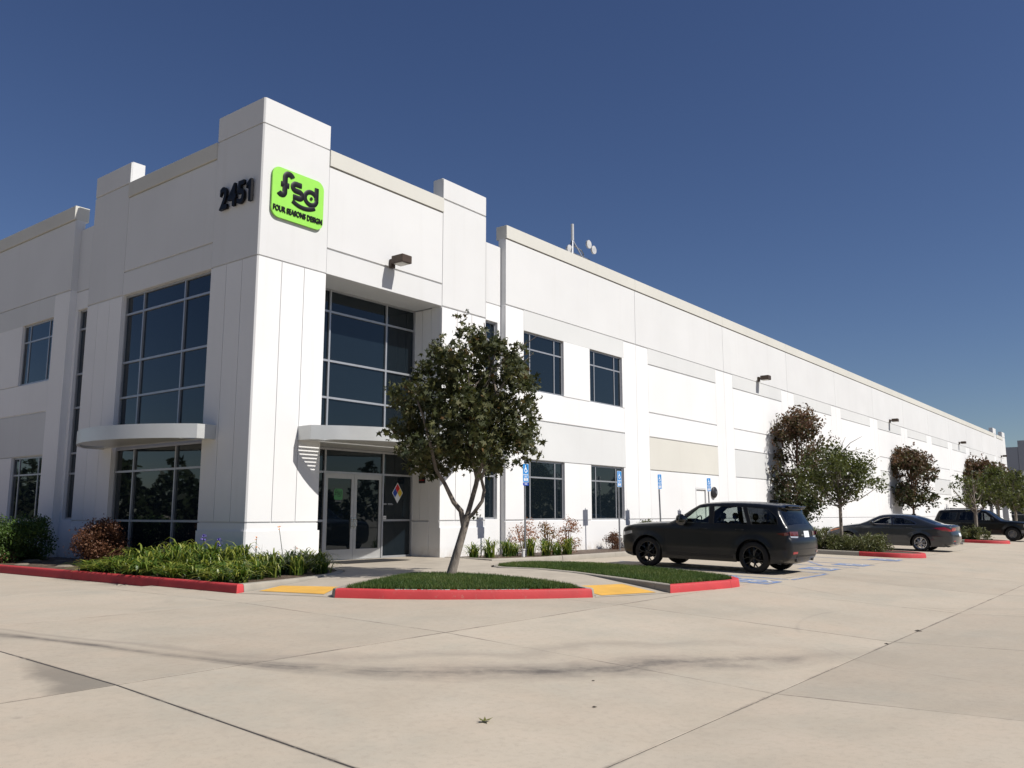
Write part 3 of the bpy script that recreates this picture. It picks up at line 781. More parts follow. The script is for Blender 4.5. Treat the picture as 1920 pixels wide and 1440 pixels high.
# pair of doors
door = MB()
dx0, dxm, dx1, dz0, dz1 = 15.13, 16.17, 17.21, .295, 2.61
def leaf(a, b, hinge):
    fr = MB()
    hexa(fr, FG, a, a + .10, -.03, .02, dz0, dz1); hexa(fr, FG, b - .10, b, -.03, .02, dz0, dz1)
    hexa(fr, FG, a + .10, b - .10, -.03, .019, dz1 - .13, dz1); hexa(fr, FG, a + .10, b - .10, -.03, .019, dz0, dz0 + .27)
    d = fr.build('door', 'door_metal', bld)
    gl = MB(); hexa(gl, FG, a + .098, b - .098, -.02, 0, dz0 + .268, dz1 - .128); gl.build('pane', 'tinted_glass', d)
    h = MB(); hx = b - .05 if hinge == 'l' else a + .05
    hexa(h, FG, hx - .045, hx + .045, .022, .03, 1.12, 1.42)
    h.tube([FG.P(hx, .03, 1.16), FG.P(hx, .09, 1.19), FG.P(hx, .09, 1.35), FG.P(hx, .03, 1.38)], .012, 8)
    h.build('handle', 'steel_bright', d)
    return d
dl = leaf(dx0, dxm - .004, 'l'); dr = leaf(dxm + .004, dx1, 'r')
MB().box(dx0, dx1, YG - .12, YG + .05, .272, .29).build('threshold', 'steel_bright', bld)
MB().box(xa + .003, 18.437, YF + .02, YG - .001, 3.315, 3.62).build('soffit', 'canopy_metal', bld)
# ---- recess strip 20.5 - 21.26 and its mirror
def recess(F, u0, u1):
    panel(F, u0, u1, 8.25, 10.25, 'paint_grey', ends=(0, 0, 0, 1)); panel(F, u0, u1, 7.66, 8.25, 'paint_white', ends=(0, 0, 0, 1))
    panel(F, u0, u1, GB, 1.36, 'paint_white', ends=(0, 0, 0, 0))
    window(F, [u0, u1 - .16], [1.36, 2.7, 3.3, 4.66, 5.68, 7.06, 7.66], .14)
    panel(F, u1 - .16, u1, 1.36, 7.66, 'paint_white', ends=(0, 0, 0, 0), gu=0, gz_=0)
recess(FA, 20.5, 21.26)
# ---- long wall
FL = Face('A', YL)
L0, PITCH, NB = 21.27, 8.445, 11
CAPT, CAPL, BELT = 10.97, 10.53, 8.28
ED = .98
def bay(F, u0, u1, style, sgn=1):
    panel(F, u0, u1, CAPL, CAPT, 'paint_cap', proud=.04, thick=.4, ends=(1, 1, 0, 0), gu=.004, name='parapet_cap')
    panel(F, u0, u1, BELT, CAPL, 'paint_grey', thick=.3, gu=.01)
    e0 = ED if u0 > L0 + .1 or F.k == 'B' and u0 > 26.5 else .98
    # edge strips
    a0, a1 = u0 + ED, u1 - ED
    for a, b in ((u0, a0), (a1, u1)): panel(F, a, b, 1.32, BELT, 'paint_white', thick=.3, gu=.006, ends=(1, 1, 1, 1))
    panel(F, u0, u1, GB, 1.32, 'paint_white', thick=.3, gu=.01, ends=(1, 1, 0, 1))
    if style == 'blank' or style == 'cream':
        panel(F, a0, a1, 7.61, BELT, 'paint_strip', gu=0, ends=(0, 0, 1, 0))
        panel(F, a0, a1, 5.62, 7.61, 'paint_white', gu=0, ends=(0, 0, 1, 1)); panel(F, a0, a1, 4.62, 5.62, 'paint_white', gu=0, ends=(0, 0, 1, 1))
        panel(F, a0, a1, 3.28, 4.62, 'paint_cream' if style == 'cream' else 'paint_strip', gu=0, ends=(0, 0, 1, 1))
        if style == 'cream':
            panel(F, a0, 34.72, 1.32, 3.28, 'paint_white', gu=0, ends=(0, 0, 1, 1)); panel(F, 35.78, a1, 1.32, 3.28, 'paint_white', gu=0, ends=(0, 0, 1, 1)); panel(F, 34.72, 35.78, 2.66, 3.28, 'paint_white', gu=0, ends=(0, 0, 0, 1))
        else: panel(F, a0, a1, 1.32, 3.28, 'paint_white', gu=0, ends=(0, 0, 1, 1))
    else:
        w = [(22.27, 24.59), (26.29, 28.62)] if style == 'win' else ([(107.2, 109.5), (111.2, 113.5)] if style == 'winfar' else style)
        panel(F, a0, a1, 7.58, BELT, 'paint_strip', gu=0, ends=(0, 0, 0, 0))
        panel(F, a0, a1, 4.62, 5.61, 'paint_white', gu=0, ends=(0, 0, 1, 1)); panel(F, a0, a1, 3.28, 4.62, 'paint_strip', gu=0, ends=(0, 0, 1, 1))
        cuts = [a0] + [q for pr in w for q in pr] + [a1]
        for k in range(0, len(cuts), 2):
            if cuts[k + 1] - cuts[k] > .05:
                for z0, z1 in ((5.61, 7.58), (1.32, 3.28)): panel(F, cuts[k], cuts[k + 1], z0, z1, 'paint_white', gu=0, ends=(0, 0, 0, 0), gz_=.012)
        for p, q in w:
            for z0, z1 in ((5.613, 7.577), (1.324, 3.277)):
                ww = q - p
                window(F, [p + .003, p + ww * .175, p + ww * .79, q - .003], [z0, z0 + 1.40, z1], .10, mw=.05, out=.02)
for i in range(NB):
    u0 = L0 + i * PITCH; u1 = u0 + PITCH
    bay(FL, u0, u1, 'win' if i == 0 else ('cream' if i == 1 else ('winfar' if i == NB - 1 else 'blank')))
XE = L0 + NB * PITCH
# service door in the second bay
sdm = MB(); hexa(sdm, FL, 34.76, 35.74, -.10, -.05, .29, 2.62); sd_ = sdm.build('door', 'paint_white', bld)
fm = MB(); hexa(fm, FL, 34.722, 34.78, -.1, .01, .28, 2.655); hexa(fm, FL, 35.72, 35.778, -.1, .01, .28, 2.655); hexa(fm, FL, 34.78, 35.72, -.1, .01, 2.60, 2.655); fm.build('frame', 'paint_strip', sd_)
hm = MB(); hm.tube([FL.P(34.90, -.05, 1.3), FL.P(34.90, .01, 1.3), FL.P(35.02, .01, 1.3)], .014, 6); hexa(hm, FL, 34.87, 34.93, -.05, -.04, 1.22, 1.5); hm.build('handle', 'galvanized', sd_)
# ---- far end, mirrored
e = XE
recess(FA, e, e + .76); MB()
pilaster(FA, e + .76, e + 2.82, GB, T_TOP, T_LINE, T_BELT, None, thick=.42)
panel(FA, e + 2.82, e + 7.27, 10.64, 11.08, 'paint_cap', proud=.04, thick=.35, name='parapet_cap'); panel(FA, e + 2.82, e + 7.27, 8.38, 10.64, 'paint_grey'); panel(FA, e + 2.82, e + 7.27, T_BELT, 8.38, 'paint_grey')
window(FG, [e + 2.82, e + 4.0, e + 6.1, e + 7.27], [.28, 1.34, 2.64, 3.3, 4.66, 5.68, 7.06, T_BELT], 0)
MB().box(e + 2.82, e + 7.27, YF + .27, YG + .1, T_BELT, T_BELT + .1).build('soffit', 'paint_strip', bld)
pilaster(FA, e + 7.27, e + 9.3, GB, T_TOP, T_LINE, T_BELT, None, thick=.42)
MB().box(e + 2.7, e + 2.82, YF + .43, YG + .1, GB, T_BELT).build('recess_jamb', 'paint_white', bld)
MB().box(e + 7.27, e + 7.4, YF + .43, YG + .1, GB, T_BELT).build('recess_jamb', 'paint_white', bld)
XEND = e + 9.3
# ---- left face
panel(FB, yb, 23.40, 10.64, 11.08, 'paint_cap', proud=.04, thick=.35, ends=(0, 0, 0, 0), name='parapet_cap')
panel(FB, yb, 23.40, 8.38, 10.64, 'paint_grey'); panel(FB, yb, 23.40, T_BELT, 8.38, 'paint_grey', ends=(1, 1, 0, 1))
pilaster(FB, 23.40, 25.45, GB, T_TOP, T_LINE, T_BELT, [24.1, 24.78], thick=.42)
window(FB, [yb + .003, 20.33, 22.40, 23.397], [3.66, 4.74, 5.74, 7.14, T_BELT - .003], .17)
panel(FB, yb + .003, 23.397, 3.32, 3.655, 'mullion', proud=-.12, thick=.25, gu=0, gz_=0)
window(FB, [yb + .003, 20.33, 22.40, 23.397], [.43, 1.34, 2.67, 3.315], .17)
panel(FB, yb, 23.40, GB, .43, 'paint_white', proud=-.1, gu=0, gz_=0)
recess(FB, 25.45, 26.2)
FW = Face('B', XL)
def wing_bay(u0, w):
    bay(FW, u0, u0 + 8.4, w)
wing_bay(26.2, [(27.0 + .18, 29.35), (31.3, 33.55)]); wing_bay(34.6, [(35.8, 38.1), (39.8, 42.1)]); wing_bay(43.0, [(44.3, 46.6), (48.2, 50.5)])
# ---- roof, floor slab and returns that close the volume
MB().box(12.26, XEND - .05, 18.6, 78, 9.7, 9.85).build('roof', 'roofing', bld)
MB().box(12.26, XEND - .05, YG + .14, 18.6, 9.7, 9.85).build('roof', 'roofing', bld)
MB().box(12.5, XEND - .4, 18.9, 77.5, .1, .2).build('floor_slab', 'roofing', bld)
MB().box(XEND - .3, XEND, YF + .43, 78, GB, 10.9).build('end_wall', 'paint_grey', bld)
MB().box(XL, XEND, 78, 78.3, GB, 10.9).build('rear_wall', 'paint_grey', bld)
MB().box(XL + .01, XL + .3, 51.41, 78, GB, 10.9).build('side_wall', 'paint_grey', bld)
# tower and pilaster parapet returns
MB().box(12.26, 12.6, 18.97, 19.3, 9.9, 11.05).build('parapet_return', 'paint_grey', bld)
MB().box(XE + .3, XE + 1.1, 19.5, 21.5, 9.9, 11.7).build('parapet_return', 'paint_grey', bld)
MB().box(XE + 6.2, XE + 7.1, 19.5, 21.5, 9.9, 11.4).build('parapet_return', 'paint_grey', bld)

# ---- canopies (curved metal eyebrow canopies over the openings)
def canopy(F, u0, u1, bulge, label):
    c = thing('entrance_canopy', label, 'canopy', F.P((u0 + u1) / 2, 0, 3.3), group='curved metal canopies')
    z0, z1, e_ = 3.31, 3.655, .50; n = 28
    def prof(u):
        t = 2 * (u - u0) / (u1 - u0) - 1; R_ = ((u1 - u0) ** 2 / 4 + (bulge - e_) ** 2) / (2 * (bulge - e_)); return bulge - R_ + math.sqrt(max(0, R_ * R_ - (t * (u1 - u0) / 2) ** 2))
    us = [u0 + (u1 - u0) * k / n for k in range(n + 1)]
    def wloc(p): return local(c, *p)
    # fascia
    outer = [(u, prof(u)) for u in us]; inner = [(min(max(u, u0 + .08), u1 - .08), prof(u) - .09) for u in us]
    fa = MB(); v = []
    rings = [(outer, z0 + .012), (outer, z1 - .015)]
    pts = [(u0, .004)] + outer + [(u1, .004)]
    pin = [(u0 + .08, .004)] + inner + [(u1 - .08, .004)]
    m = len(pts); V = []
    for P_, z in ((pts, z0), (pts, z1), (pin, z1 - .02), (pin, z0 + .0)): V += [wloc(F.P(u, d, z)) for u, d in P_]
    Fc = []
    for k in range(3):
        for i in range(m - 1): q = (k * m + i, k * m + i + 1, (k + 1) * m + i + 1, (k + 1) * m + i); Fc.append(q if F.k == 'A' else q[::-1])
    for i in range(m - 1): q = (3 * m + i, 3 * m + i + 1, i + 1, i); Fc.append(q if F.k == 'A' else q[::-1])
    fa.add(V, Fc); fa.build('fascia', 'canopy_metal', c, 35)
    # solid cover strip against the wall and louvre blades
    cv = MB()
    ml = [wloc(F.P(u, d, z)) for z in (z0 + .02, z0 + .05) for u, d in ((u0 + .08, .01), (u1 - .08, .01), (u1 - .08, .12), (u0 + .08, .12))]
    cv.add(ml, [(3, 2, 1, 0), (4, 5, 6, 7), (0, 1, 5, 4), (1, 2, 6, 5), (2, 3, 7, 6), (3, 0, 4, 7)]); cv.build('backing_tray', 'canopy_metal', c)
    d = .17
    while d < bulge - .12:
        # chord of the curve at this projection
        ok = [u for u in np.linspace(u0 + .08, u1 - .08, 160) if prof(u) - .10 > d]
        if ok:
            a, b = ok[0], ok[-1]; bl = MB()
            vv = [wloc(F.P(u, dd, z)) for (dd, z) in ((d, z0 + .06), (d + .014, z0 + .06), (d + .014, z0 + .105), (d, z0 + .105)) for u in (a, b)]
            bl.add(vv, [(0, 1, 3, 2), (2, 3, 5, 4), (4, 5, 7, 6), (6, 7, 1, 0), (0, 2, 4, 6), (1, 7, 5, 3)])
            bl.build('louvre_blade', 'canopy_metal', c)
        d += .085
    # middle opaque deck over the door / window
    mid = MB(); um0, um1 = u0 + .72, u1 - .72; k = 12
    uu = [um0 + (um1 - um0) * i / k for i in range(k + 1)]
    top = [(u, prof(u) - .10) for u in uu]
    P_ = [(um0, .13)] + top + [(um1, .13)]
    V = [wloc(F.P(u, dd, z0 + .03)) for u, dd in P_] + [wloc(F.P(u, dd, z0 + .045)) for u, dd in P_]; q = len(P_)
    mid.add(V, [tuple(range(q)), tuple(range(2 * q - 1, q - 1, -1))] + [(i, i + 1, q + i + 1, q + i) for i in range(q - 1)])
    mid.build('deck_plate', 'canopy_metal', c)
    return c
canopy(FA, 13.28, 19.15, 1.75, 'curved silver canopy over the glass entrance doors')
canopy(FB, 18.40, 23.9, 1.62, 'curved silver canopy over the shaded ground floor window')

# ---- street number, logo sign, wall lights
def rounded(w, h, r, n=8):
    P = []
    for cx, cy, a in ((w / 2 - r, -h / 2 + r, -90), (w / 2 - r, h / 2 - r, 0), (-w / 2 + r, h / 2 - r, 90), (-w / 2 + r, -h / 2 + r, 180)):
        P += arc((cx, cy), r, a, a + 90, n)
    return P
def plate(parent, M, poly, d0, d1, mat, name):
    n = len(poly); v = [M @ Vector((x, y, d)) for d in (d0, d1) for x, y in poly]
    return MB().add(v, [tuple(range(n - 1, -1, -1)), tuple(range(n, 2 * n))] + [(i, (i + 1) % n, n + (i + 1) % n, n + i) for i in range(n)]).build(name, mat, parent)
num = thing('house_number', 'big black raised numerals 2451 high on the shaded tower side', 'number sign', FB.P(18.02, 0, 9.4))
for k, ch in enumerate('2451'):
    f_ = FB.frame(18.44 - k * .37, 9.38, .075); f_.translation = Vector(local(num, *f_.translation))
    if ch == '1': plate(num, f_, [(.055, -.285), (.055, .285), (-.02, .285), (-.15, .17), (-.15, .075), (-.05, .15), (-.05, -.285)], -.035, .035, 'black_letter', 'numeral')
    else: text('numeral', ch, .80, 'black_letter', num, f_, extrude=.035, bold=.022, sx=.95 if ch == '1' else .82)
    st = MB()
    for dz in (-.12, .12): p = FB.P(18.44 - k * .37, 0, 9.38 + dz); q = FB.P(18.44 - k * .37, .06, 9.38 + dz); st.tube([local(num, *p), local(num, *q)], .012, 6)
    st.build('standoff', 'dark_metal', num)
def fsd_strokes():
    c = lambda x, y, r, a0, a1, n=10: [(x + r * math.cos(R(a0 + (a1 - a0) * k / n)), y + r * math.sin(R(a0 + (a1 - a0) * k / n))) for k in range(n + 1)]
    f = c(-.405, .350, .115, 20, 180) + [(-.52, .1), (-.52, -.05)] + c(-.615, -.07, .095, 0, -150, 8)
    f2 = [(-.64, .13), (-.40, .13)]
    s = c(-.19, .160, .10, 90, 270, 8)
    s = [(-.02, .26), (-.12, .26)] + c(-.19, .165, .095, 90, 270, 8) + [(-.12, .07)] + c(-.09, -.025, .095, 90, -90, 8) + [(-.19, -.12), (-.27, -.12)]
    d = c(.275, .00, .185, 0, 360, 24); d2 = [(.45, .36), (.45, 0)]
    sm = c(.06, .27, .62, 236, 304, 14)
    return [(f, .058), (f2, .055), (s, .055), (d, .048), (d2, .052), (sm, .045)]
sg = thing('logo_sign', 'bright green rounded logo sign with black fsd lettering on the tower', 'sign', FA.P(12.975, 0, 9.41))
M = frame((0, -.0, 0), (1, 0, 0), (0, -1, 0))
plate(sg, M, rounded(1.60, 1.30, .22), .02, .07, 'sign_green', 'sign_face'); plate(sg, M, rounded(1.5, 1.18, .2), .0, .02, 'dark_metal', 'backing')
fs = MB()
for st, w in fsd_strokes():
    fs.tube([M @ Vector((x * 1.02 + .10, y * .92 + .11, .080)) for x, y in st], w * 1.28, 8, True, flat=(0, -1, 0))
fs.add([M @ Vector((.39 + .045 * math.cos(R(a)), .11 + .045 * math.sin(R(a)), .092)) for a in range(0, 360, 30)], [tuple(range(11, -1, -1))])
fs.build('logo_letters', 'black_letter', sg, 50)
Mt = M @ Matrix.Translation((0, -.43, .080))
text('lettering', 'FOUR SEASONS DESIGN', .195, 'black_letter', sg, Mt, extrude=.012, bold=.006, sx=.73)
def wall_light(F, u, z, label, big=1.0):
    o = thing('wall_light', label, 'wall light', F.P(u, 0, z), group='brown box lights along the sunlit wall')
    b = MB(); b.box(-.19, .19, -.64, -.20, -.07, .15, .012); b.build('housing', 'bronze', o)
    l = MB(); l.box(-.14, .14, -.58, -.26, -.082, -.070); l.build('lens', 'lens_glass', o)
    a = MB(); a.box(-.05, .05, -.20, -.10, -.02, .06); a.build('arm', 'bronze', o)
    p = MB(); p.box(-.08, .08, -.10, .0, -.13, .12, .01); p.build('wall_plate', 'bronze', o)
    return o
wall_light(FA, 16.30, 8.50, 'brown box light above the glass entrance bay')
wall_light(FL, 42.4, 8.45, 'brown box light on the long wall, nearest after the entrance one')
wall_light(FL, 67.75, 8.45, 'brown box light halfway along the long wall')
wall_light(FL, 93.1, 8.45, 'brown box light above the farther red leaved trees')
wall_light(FA, 119.3, 8.55, 'tiny brown box light at the far end of the building')
# hose reel / alarm bell on long wall
o = thing('wall_bell', 'dark oval fitting fixed to the wall right of the service door', 'wall fitting', FL.P(36.5, 0, 2.5))
MB().lathe([(0, .0), (0, .21), (-.04, .25), (-.09, .25), (-.13, .20), (-.15, 0)], 20, 'y').build('drum', 'dark_metal', o, 40)
MB().lathe([(-.15, 0), (-.152, .07), (-.17, .07), (-.17, 0)], 14, 'y').build('hub', 'galvanized', o, 40)
# stickers on the glass
st = thing('door_sticker', 'small green fsd sticker on the left glass door', 'sticker', (15.62, YG - .002, 2.05))
plate(st, M, rounded(.30, .30, .05, 4), 0, .002, 'sticker_green', 'sticker_face')
fs = MB()
for s_, w in fsd_strokes(): fs.tube([M @ Vector((x * .2 + .012, y * .22 + .02, .0035)) for x, y in s_], w * .19, 6, True, flat=(0, -1, 0))
fs.build('logo_letters', 'trim_black', st)
plate(st, M, [(-.11, -.19), (.11, -.19), (.11, -.175), (-.11, -.175)], 0, .002, 'vinyl_grey', 'caption_bar')
hz = thing('hazard_diamond', 'hazard diamond with red, blue, yellow and white quarters right of the doors', 'sign', (17.86, YG - .004, 2.13))
w_ = .20
plate(hz, M, [(0, -.30), (.215, 0), (0, .30), (-.215, 0)], 0, .003, 'sign_white', 'border')
def dia(cx, cy, s, mat): plate(hz, M, [(cx, cy - s * 1.4), (cx + s, cy), (cx, cy + s * 1.4), (cx - s, cy)], .003, .005, mat, 'quarter')
dia(0, .137, .094, 'sign_red'); dia(-.098, 0, .094, 'sign_blue_dark'); dia(.098, 0, .094, 'sign_yellow'); dia(0, -.137, .094, 'sign_white')
vt = thing('vinyl_text', 'small grey vinyl lines beside the doors', 'lettering', (17.5, YG - .003, 1.80))
plate(vt, M, rect(-.20, -.07, -.018, .022), 0, .002, 'vinyl_grey', 'text_bar'); plate(vt, M, rect(-.02, .16, .008, .026), 0, .002, 'vinyl_grey', 'text_bar'); plate(vt, M, rect(-.02, .19, -.02, -.004), 0, .002, 'vinyl_grey', 'text_bar')
cr = thing('card_reader', 'small white card reader on the frame right of the doors', 'card reader', (17.30, YG - .05, 1.42))
MB().box(-.06, .06, -.03, 0, -.05, .05, .006).build('reader_body', 'plastic_white', cr); MB().box(-.045, .045, -.034, -.030, -.02, .0).build('reader_slot', 'vinyl_grey', cr)
nt_ = thing('notice_plate', 'small dark notice on the recess wall right of the doors', 'notice', (18.43, 17.72, 2.52))
MB().box(-.015, 0, -.13, .13, -.10, .10, .003).build('notice_face', 'dark_metal', nt_)
MB().box(-.018, -.015, -.10, .10, -.02, .0).build('notice_text', 'sign_red', nt_)
tag(sheet('door_mat', rect(14.6, 16.9, 16.6, 17.7), lambda x, y: walk_z(x, y) + .012, 'mat_black', .4), 'thin dark mat lying in front of the glass doors', 'mat')

# ---- rooftop antenna
an = thing('rooftop_antenna', 'slim antenna mast with braces and two round dishes on the roof', 'antenna', (30.0, 20.0, 9.85))
MB().tube([(0, 0, 0), (0, 0, 3.5)], .05, 8).build('mast', 'galvanized', an)
MB().tube([(0, 0, 3.5), (0, 0, 4.25)], [.068, .068], 10).build('omni_aerial', 'dish_white', an)
for p in ((.55, -.35, 0), (-.55, -.35, 0), (0, .65, 0)): MB().tube([(0, 0, 3.55), (p[0] * .8, p[1] * .8, 2.7), (p[0] * 1.6, p[1] * 1.6, 0)], .03, 6).build('brace', 'galvanized', an)
MB().tube([(0, 0, 3.3), (.7, 0, 3.22), (.85, 0, 3.1), (.85, 0, 0)], .035, 6).build('side_pole', 'galvanized', an)
MB().tube([(.0, 0, 2.95), (1.35, 0, 2.95)], .035, 6).build('cross_arm', 'galvanized', an)
for k, (px_, pz) in enumerate(((.92, 3.52), (1.32, 3.36))):
    q = MB(); q.lathe([(0, 0), (-.03, .08), (-.08, .18), (-.16, .19), (-.16, .18), (-.18, 0)], 20, 'y', (px_, -.12, pz)); q.build('dish', 'dish_white', an, 40)
MB().lathe([(0, 0), (0, .16), (-.12, .20), (-.14, 0)], 14, 'y', (-.38, 0, 3.0)).build('dish', 'dish_white', an, 40)

# ---- neighbouring building at the far right
nb = thing('neighbour_building', 'shaded grey building with stepped parapet beyond the long wall', 'building')
NX = 140.0; FN = Face('B', NX)
MB().box(NX + .3, NX + 40, 2, 60, .1, 10.6).build('building_core', 'paint_dark', nb)
def npan(u0, u1, z0, z1, mat, pr=0): 
    m_ = MB(); hexa(m_, FN, u0 + .02, u1 - .02, -.3, pr, z0 + .02, z1 - .02); m_.build('wall_panel', mat, nb)
npan(17.8, 60, 7.7, 11.05, 'paint_dark'); npan(13.5, 17.8, 7.7, 11.95, 'paint_dark', .05); npan(2, 13.5, 7.7, 11.05, 'paint_dark')
npan(20.2, 60, .2, 7.7, 'paint_strip'); npan(13.5, 17.6, .2, 7.7, 'paint_strip', .05); npan(2, 13.5, .2, 7.7, 'paint_strip')
npan(17.6, 20.2, 4.1, 4.9, 'paint_strip')
window(FN, [17.65, 18.5, 19.6, 20.15], [4.95, 6.6, 7.65], .05, nb, mw=.09); window(FN, [17.65, 18.9, 20.15], [.3, 1.5, 4.05], .05, nb, mw=.09)
MB().box(NX - 1.5, NX, 17.4, 20.4, 4.3, 4.6).build('canopy', 'dark_metal', nb)
for y in range(2, 60, 9): pass

# ------------------------------------------------------------------ signs
def parking_sign(x, y, lean, label, extra=False, h=3.0):
    z0 = .29
    o = thing('parking_sign', label, 'parking sign', (x, y, z0), group='blue accessible parking signs')
    o.rotation_euler = (0, R(lean), R(random.uniform(-4, 4)))
    H_ = 2.72
    MB().tube([(0, 0, -.1), (0, 0, H_)], .030, 10).build('pole', 'galvanized', o, 40)
    M_ = frame((0, -.036, H_ - .27), (1, 0, 0), (0, -1, 0))
    plate(o, M_, rounded(.32, .56, .03, 4), 0, .004, 'sign_white', 'sign_border')
    plate(o, M_, rounded(.30, .54, .025, 4), .004, .006, 'sign_blue', 'sign_plate')
    sy = flat_strokes(isa_strokes(.26, 0, .115), .026, lambda a, b, l: tuple(M_ @ Vector((a, b, .0072 + l * .0002))))
    sy.add([M_ @ Vector((-.018 + .022 * math.cos(R(a)), .115 + .102 + .022 * math.sin(R(a)), .0075)) for a in range(0, 360, 45)], [tuple(range(8))])
    sy.build('wheelchair_symbol', 'sign_white', o)
    for i, (tx, yy, sz) in enumerate((('PARKING', -.055, .062), ('ONLY', -.112, .062))):
        text('sign_lettering', tx, sz, 'sign_white', o, M_ @ Matrix.Translation((0, yy, .0075)), extrude=.0004, bold=.0012)
    plate(o, M_, rect(-.105, .105, -.235, -.150), .0062, .0072, 'sign_white', 'fine_panel')
    text('sign_lettering', 'MINIMUM', .034, 'sign_blue_dark', o, M_ @ Matrix.Translation((0, -.172, .0080)), extrude=.0003)
    text('sign_lettering', 'FINE $250', .034, 'sign_blue_dark', o, M_ @ Matrix.Translation((0, -.213, .0080)), extrude=.0003)
    if extra:
        plate(o, M_, rect(-.15, .15, -.375, -.285), 0, .004, 'sign_blue_dark', 'van_plate')
        text('sign_lettering', 'VAN', .07, 'sign_white', o, M_ @ Matrix.Translation((0, -.33, .0052)), extrude=.0005, bold=.001)
    return o
parking_sign(20.62, 15.55, -.6, 'blue parking sign nearest the tree with an extra dark VAN plate', True)
parking_sign(26.15, 15.6, -.4, 'blue parking sign in front of the right ground floor window')
parking_sign(29.2, 15.6, -2.6, 'blue parking sign leaning left above the bonnet of the black car')
parking_sign(33.5, 15.6, -2.2, 'blue parking sign in front of the dark wall fitting')
vb = thing('valve_box', 'small pale irrigation valve at the foot of the nearest parking sign', 'valve', (20.25, 15.35, .28))
MB().tube([(0, 0, 0), (0, 0, .20)], .05, 10).build('valve_body', 'plastic_white', vb, 40); MB().tube([(0, 0, .13), (.22, .1, .13)], .025, 8).build('pipe', 'galvanized', vb, 40); MB().tube([(0, 0, .2), (0, 0, .23)], .065, 10).build('cap', 'plastic_white', vb, 40)
gp = thing('marker_post', 'short thin dark stake standing against the sunlit wall', 'stake', (27.3, 16.6, .27))
MB().tube([(0, 0, -.05), (0, 0, .55)], .015, 6).build('stake', 'dark_metal', gp)
MB().tube([(0, 0, .55), (0, 0, .58)], .022, 6).build('cap', 'dark_metal', gp)

# ------------------------------------------------------------------ vegetation
def leaf_template(kind):
    if kind == 'star':   # five-lobed leaf
        P = []
        for k, (a, r) in enumerate([(-90, .16), (-50, .62), (-20, .34), (18, .92), (50, .40), (90, 1.05), (130, .40), (162, .92), (200, .34), (230, .62)]):
            P.append((r * math.cos(R(a)) * .52, r * math.sin(R(a)) * .52, (.08 if k % 2 else -.04)))
        return np.array(P)
    if kind == 'oval': return np.array([(0, -.5, 0), (.26, -.12, .04), (.2, .28, .03), (0, .5, -.03), (-.2, .28, .03), (-.26, -.12, .04)])
    if kind == 'needle': return np.array([(-.10, -.5, 0), (.10, -.5, 0), (.16, .1, .04), (0, .55, 0), (-.16, .1, .04)])
def leaves(pos, size, kind, mat, tint, name='crown', upbias=.5, norm=None):
    T = leaf_template(kind); n = len(pos); k = len(T)
    nrm = rng.normal(size=(n, 3)); nrm[:, 2] += upbias
    if norm is not None: nrm += norm
    nrm /= np.linalg.norm(nrm, axis=1)[:, None]
    a = rng.normal(size=(n, 3)); a[:, 2] -= .5; a -= nrm * (a * nrm).sum(1)[:, None]; a /= np.linalg.norm(a, axis=1)[:, None]
    b = np.cross(nrm, a); s = size * rng.uniform(.65, 1.3, n)
    V = pos[:, None, :] + s[:, None, None] * (T[None, :, 0, None] * b[:, None, :] + T[None, :, 1, None] * a[:, None, :] + T[None, :, 2, None] * nrm[:, None, :])
    return arr_mesh(name, V.reshape(-1, 3), k, mat, np.repeat(np.clip(tint, 0, 1), k))
def clump_points(clumps, dens, shell=.45, rag=.18):
    """clumps: (x,y,z,rx,ry,rz).  points biased to the outer part, in sprays of a few leaves"""
    out = []; base = []
    for ci, (x, y, z, rx, ry, rz) in enumerate(clumps):
        n = max(6, int(dens * (rx * ry * rz) ** (2 / 3)))
        m = max(2, n // 6)
        d = rng.normal(size=(m, 3)); d /= np.linalg.norm(d, axis=1)[:, None]
        r = (shell + (1 - shell) * rng.uniform(0, 1, m) ** .6) * (1 + rng.normal(0, rag, m))
        c = d * r[:, None] * np.array([rx, ry, rz]) + np.array([x, y, z])
        p = np.repeat(c, 6, 0) + rng.normal(0, .05 + .05 * min(rx, 1.2), (m * 6, 3))
        out.append(p); base.append(np.repeat(rng.uniform(.0, .5, m), 6))
    return np.vstack(out), np.concatenate(base)

# front sweetgum: local frame u = right as seen from the yard, v = away, w = up
TX, TY = 13.12, 11.74; TZ = gz(TX, TY) + .12
ur = np.array([math.sin(yaw), -math.cos(yaw)]); vr = np.array([math.cos(yaw), math.sin(yaw)])
def uvw(u, v, w): return (ur[0] * u + vr[0] * v, ur[1] * u + vr[1] * v, w)
gum = thing('sweetgum_tree', 'leaning young tree with dark green star leaves in front of the entrance', 'tree', (TX, TY, TZ))
tr = MB()
tr.tube([uvw(-.07, 0, -.12), uvw(-.02, 0, .05), uvw(.06, 0, .35), uvw(.16, 0, .7), uvw(.25, .0, 1.02), uvw(.29, 0, 1.22)], [.13, .100, .086, .078, .074, .082], 14)
tr.tube([uvw(.26, 0, 1.1), uvw(.36, .03, 1.45), uvw(.47, .05, 1.85), uvw(.50, .06, 2.05)], [.058, .052, .050, .048], 10)
tr.tube([uvw(.49, .05, 1.95), uvw(.40, .12, 2.35), uvw(.33, .2, 2.9), uvw(.25, .25, 3.6), uvw(.1, .2, 4.3)], [.045, .040, .036, .028, .012], 9)
tr.tube([uvw(.49, .05, 1.95), uvw(.62, -.02, 2.35), uvw(.74, -.1, 2.9), uvw(.9, -.15, 3.6), uvw(.7, -.1, 4.6), uvw(.62, -.1, 5.2)], [.045, .040, .036, .030, .018, .010], 9)
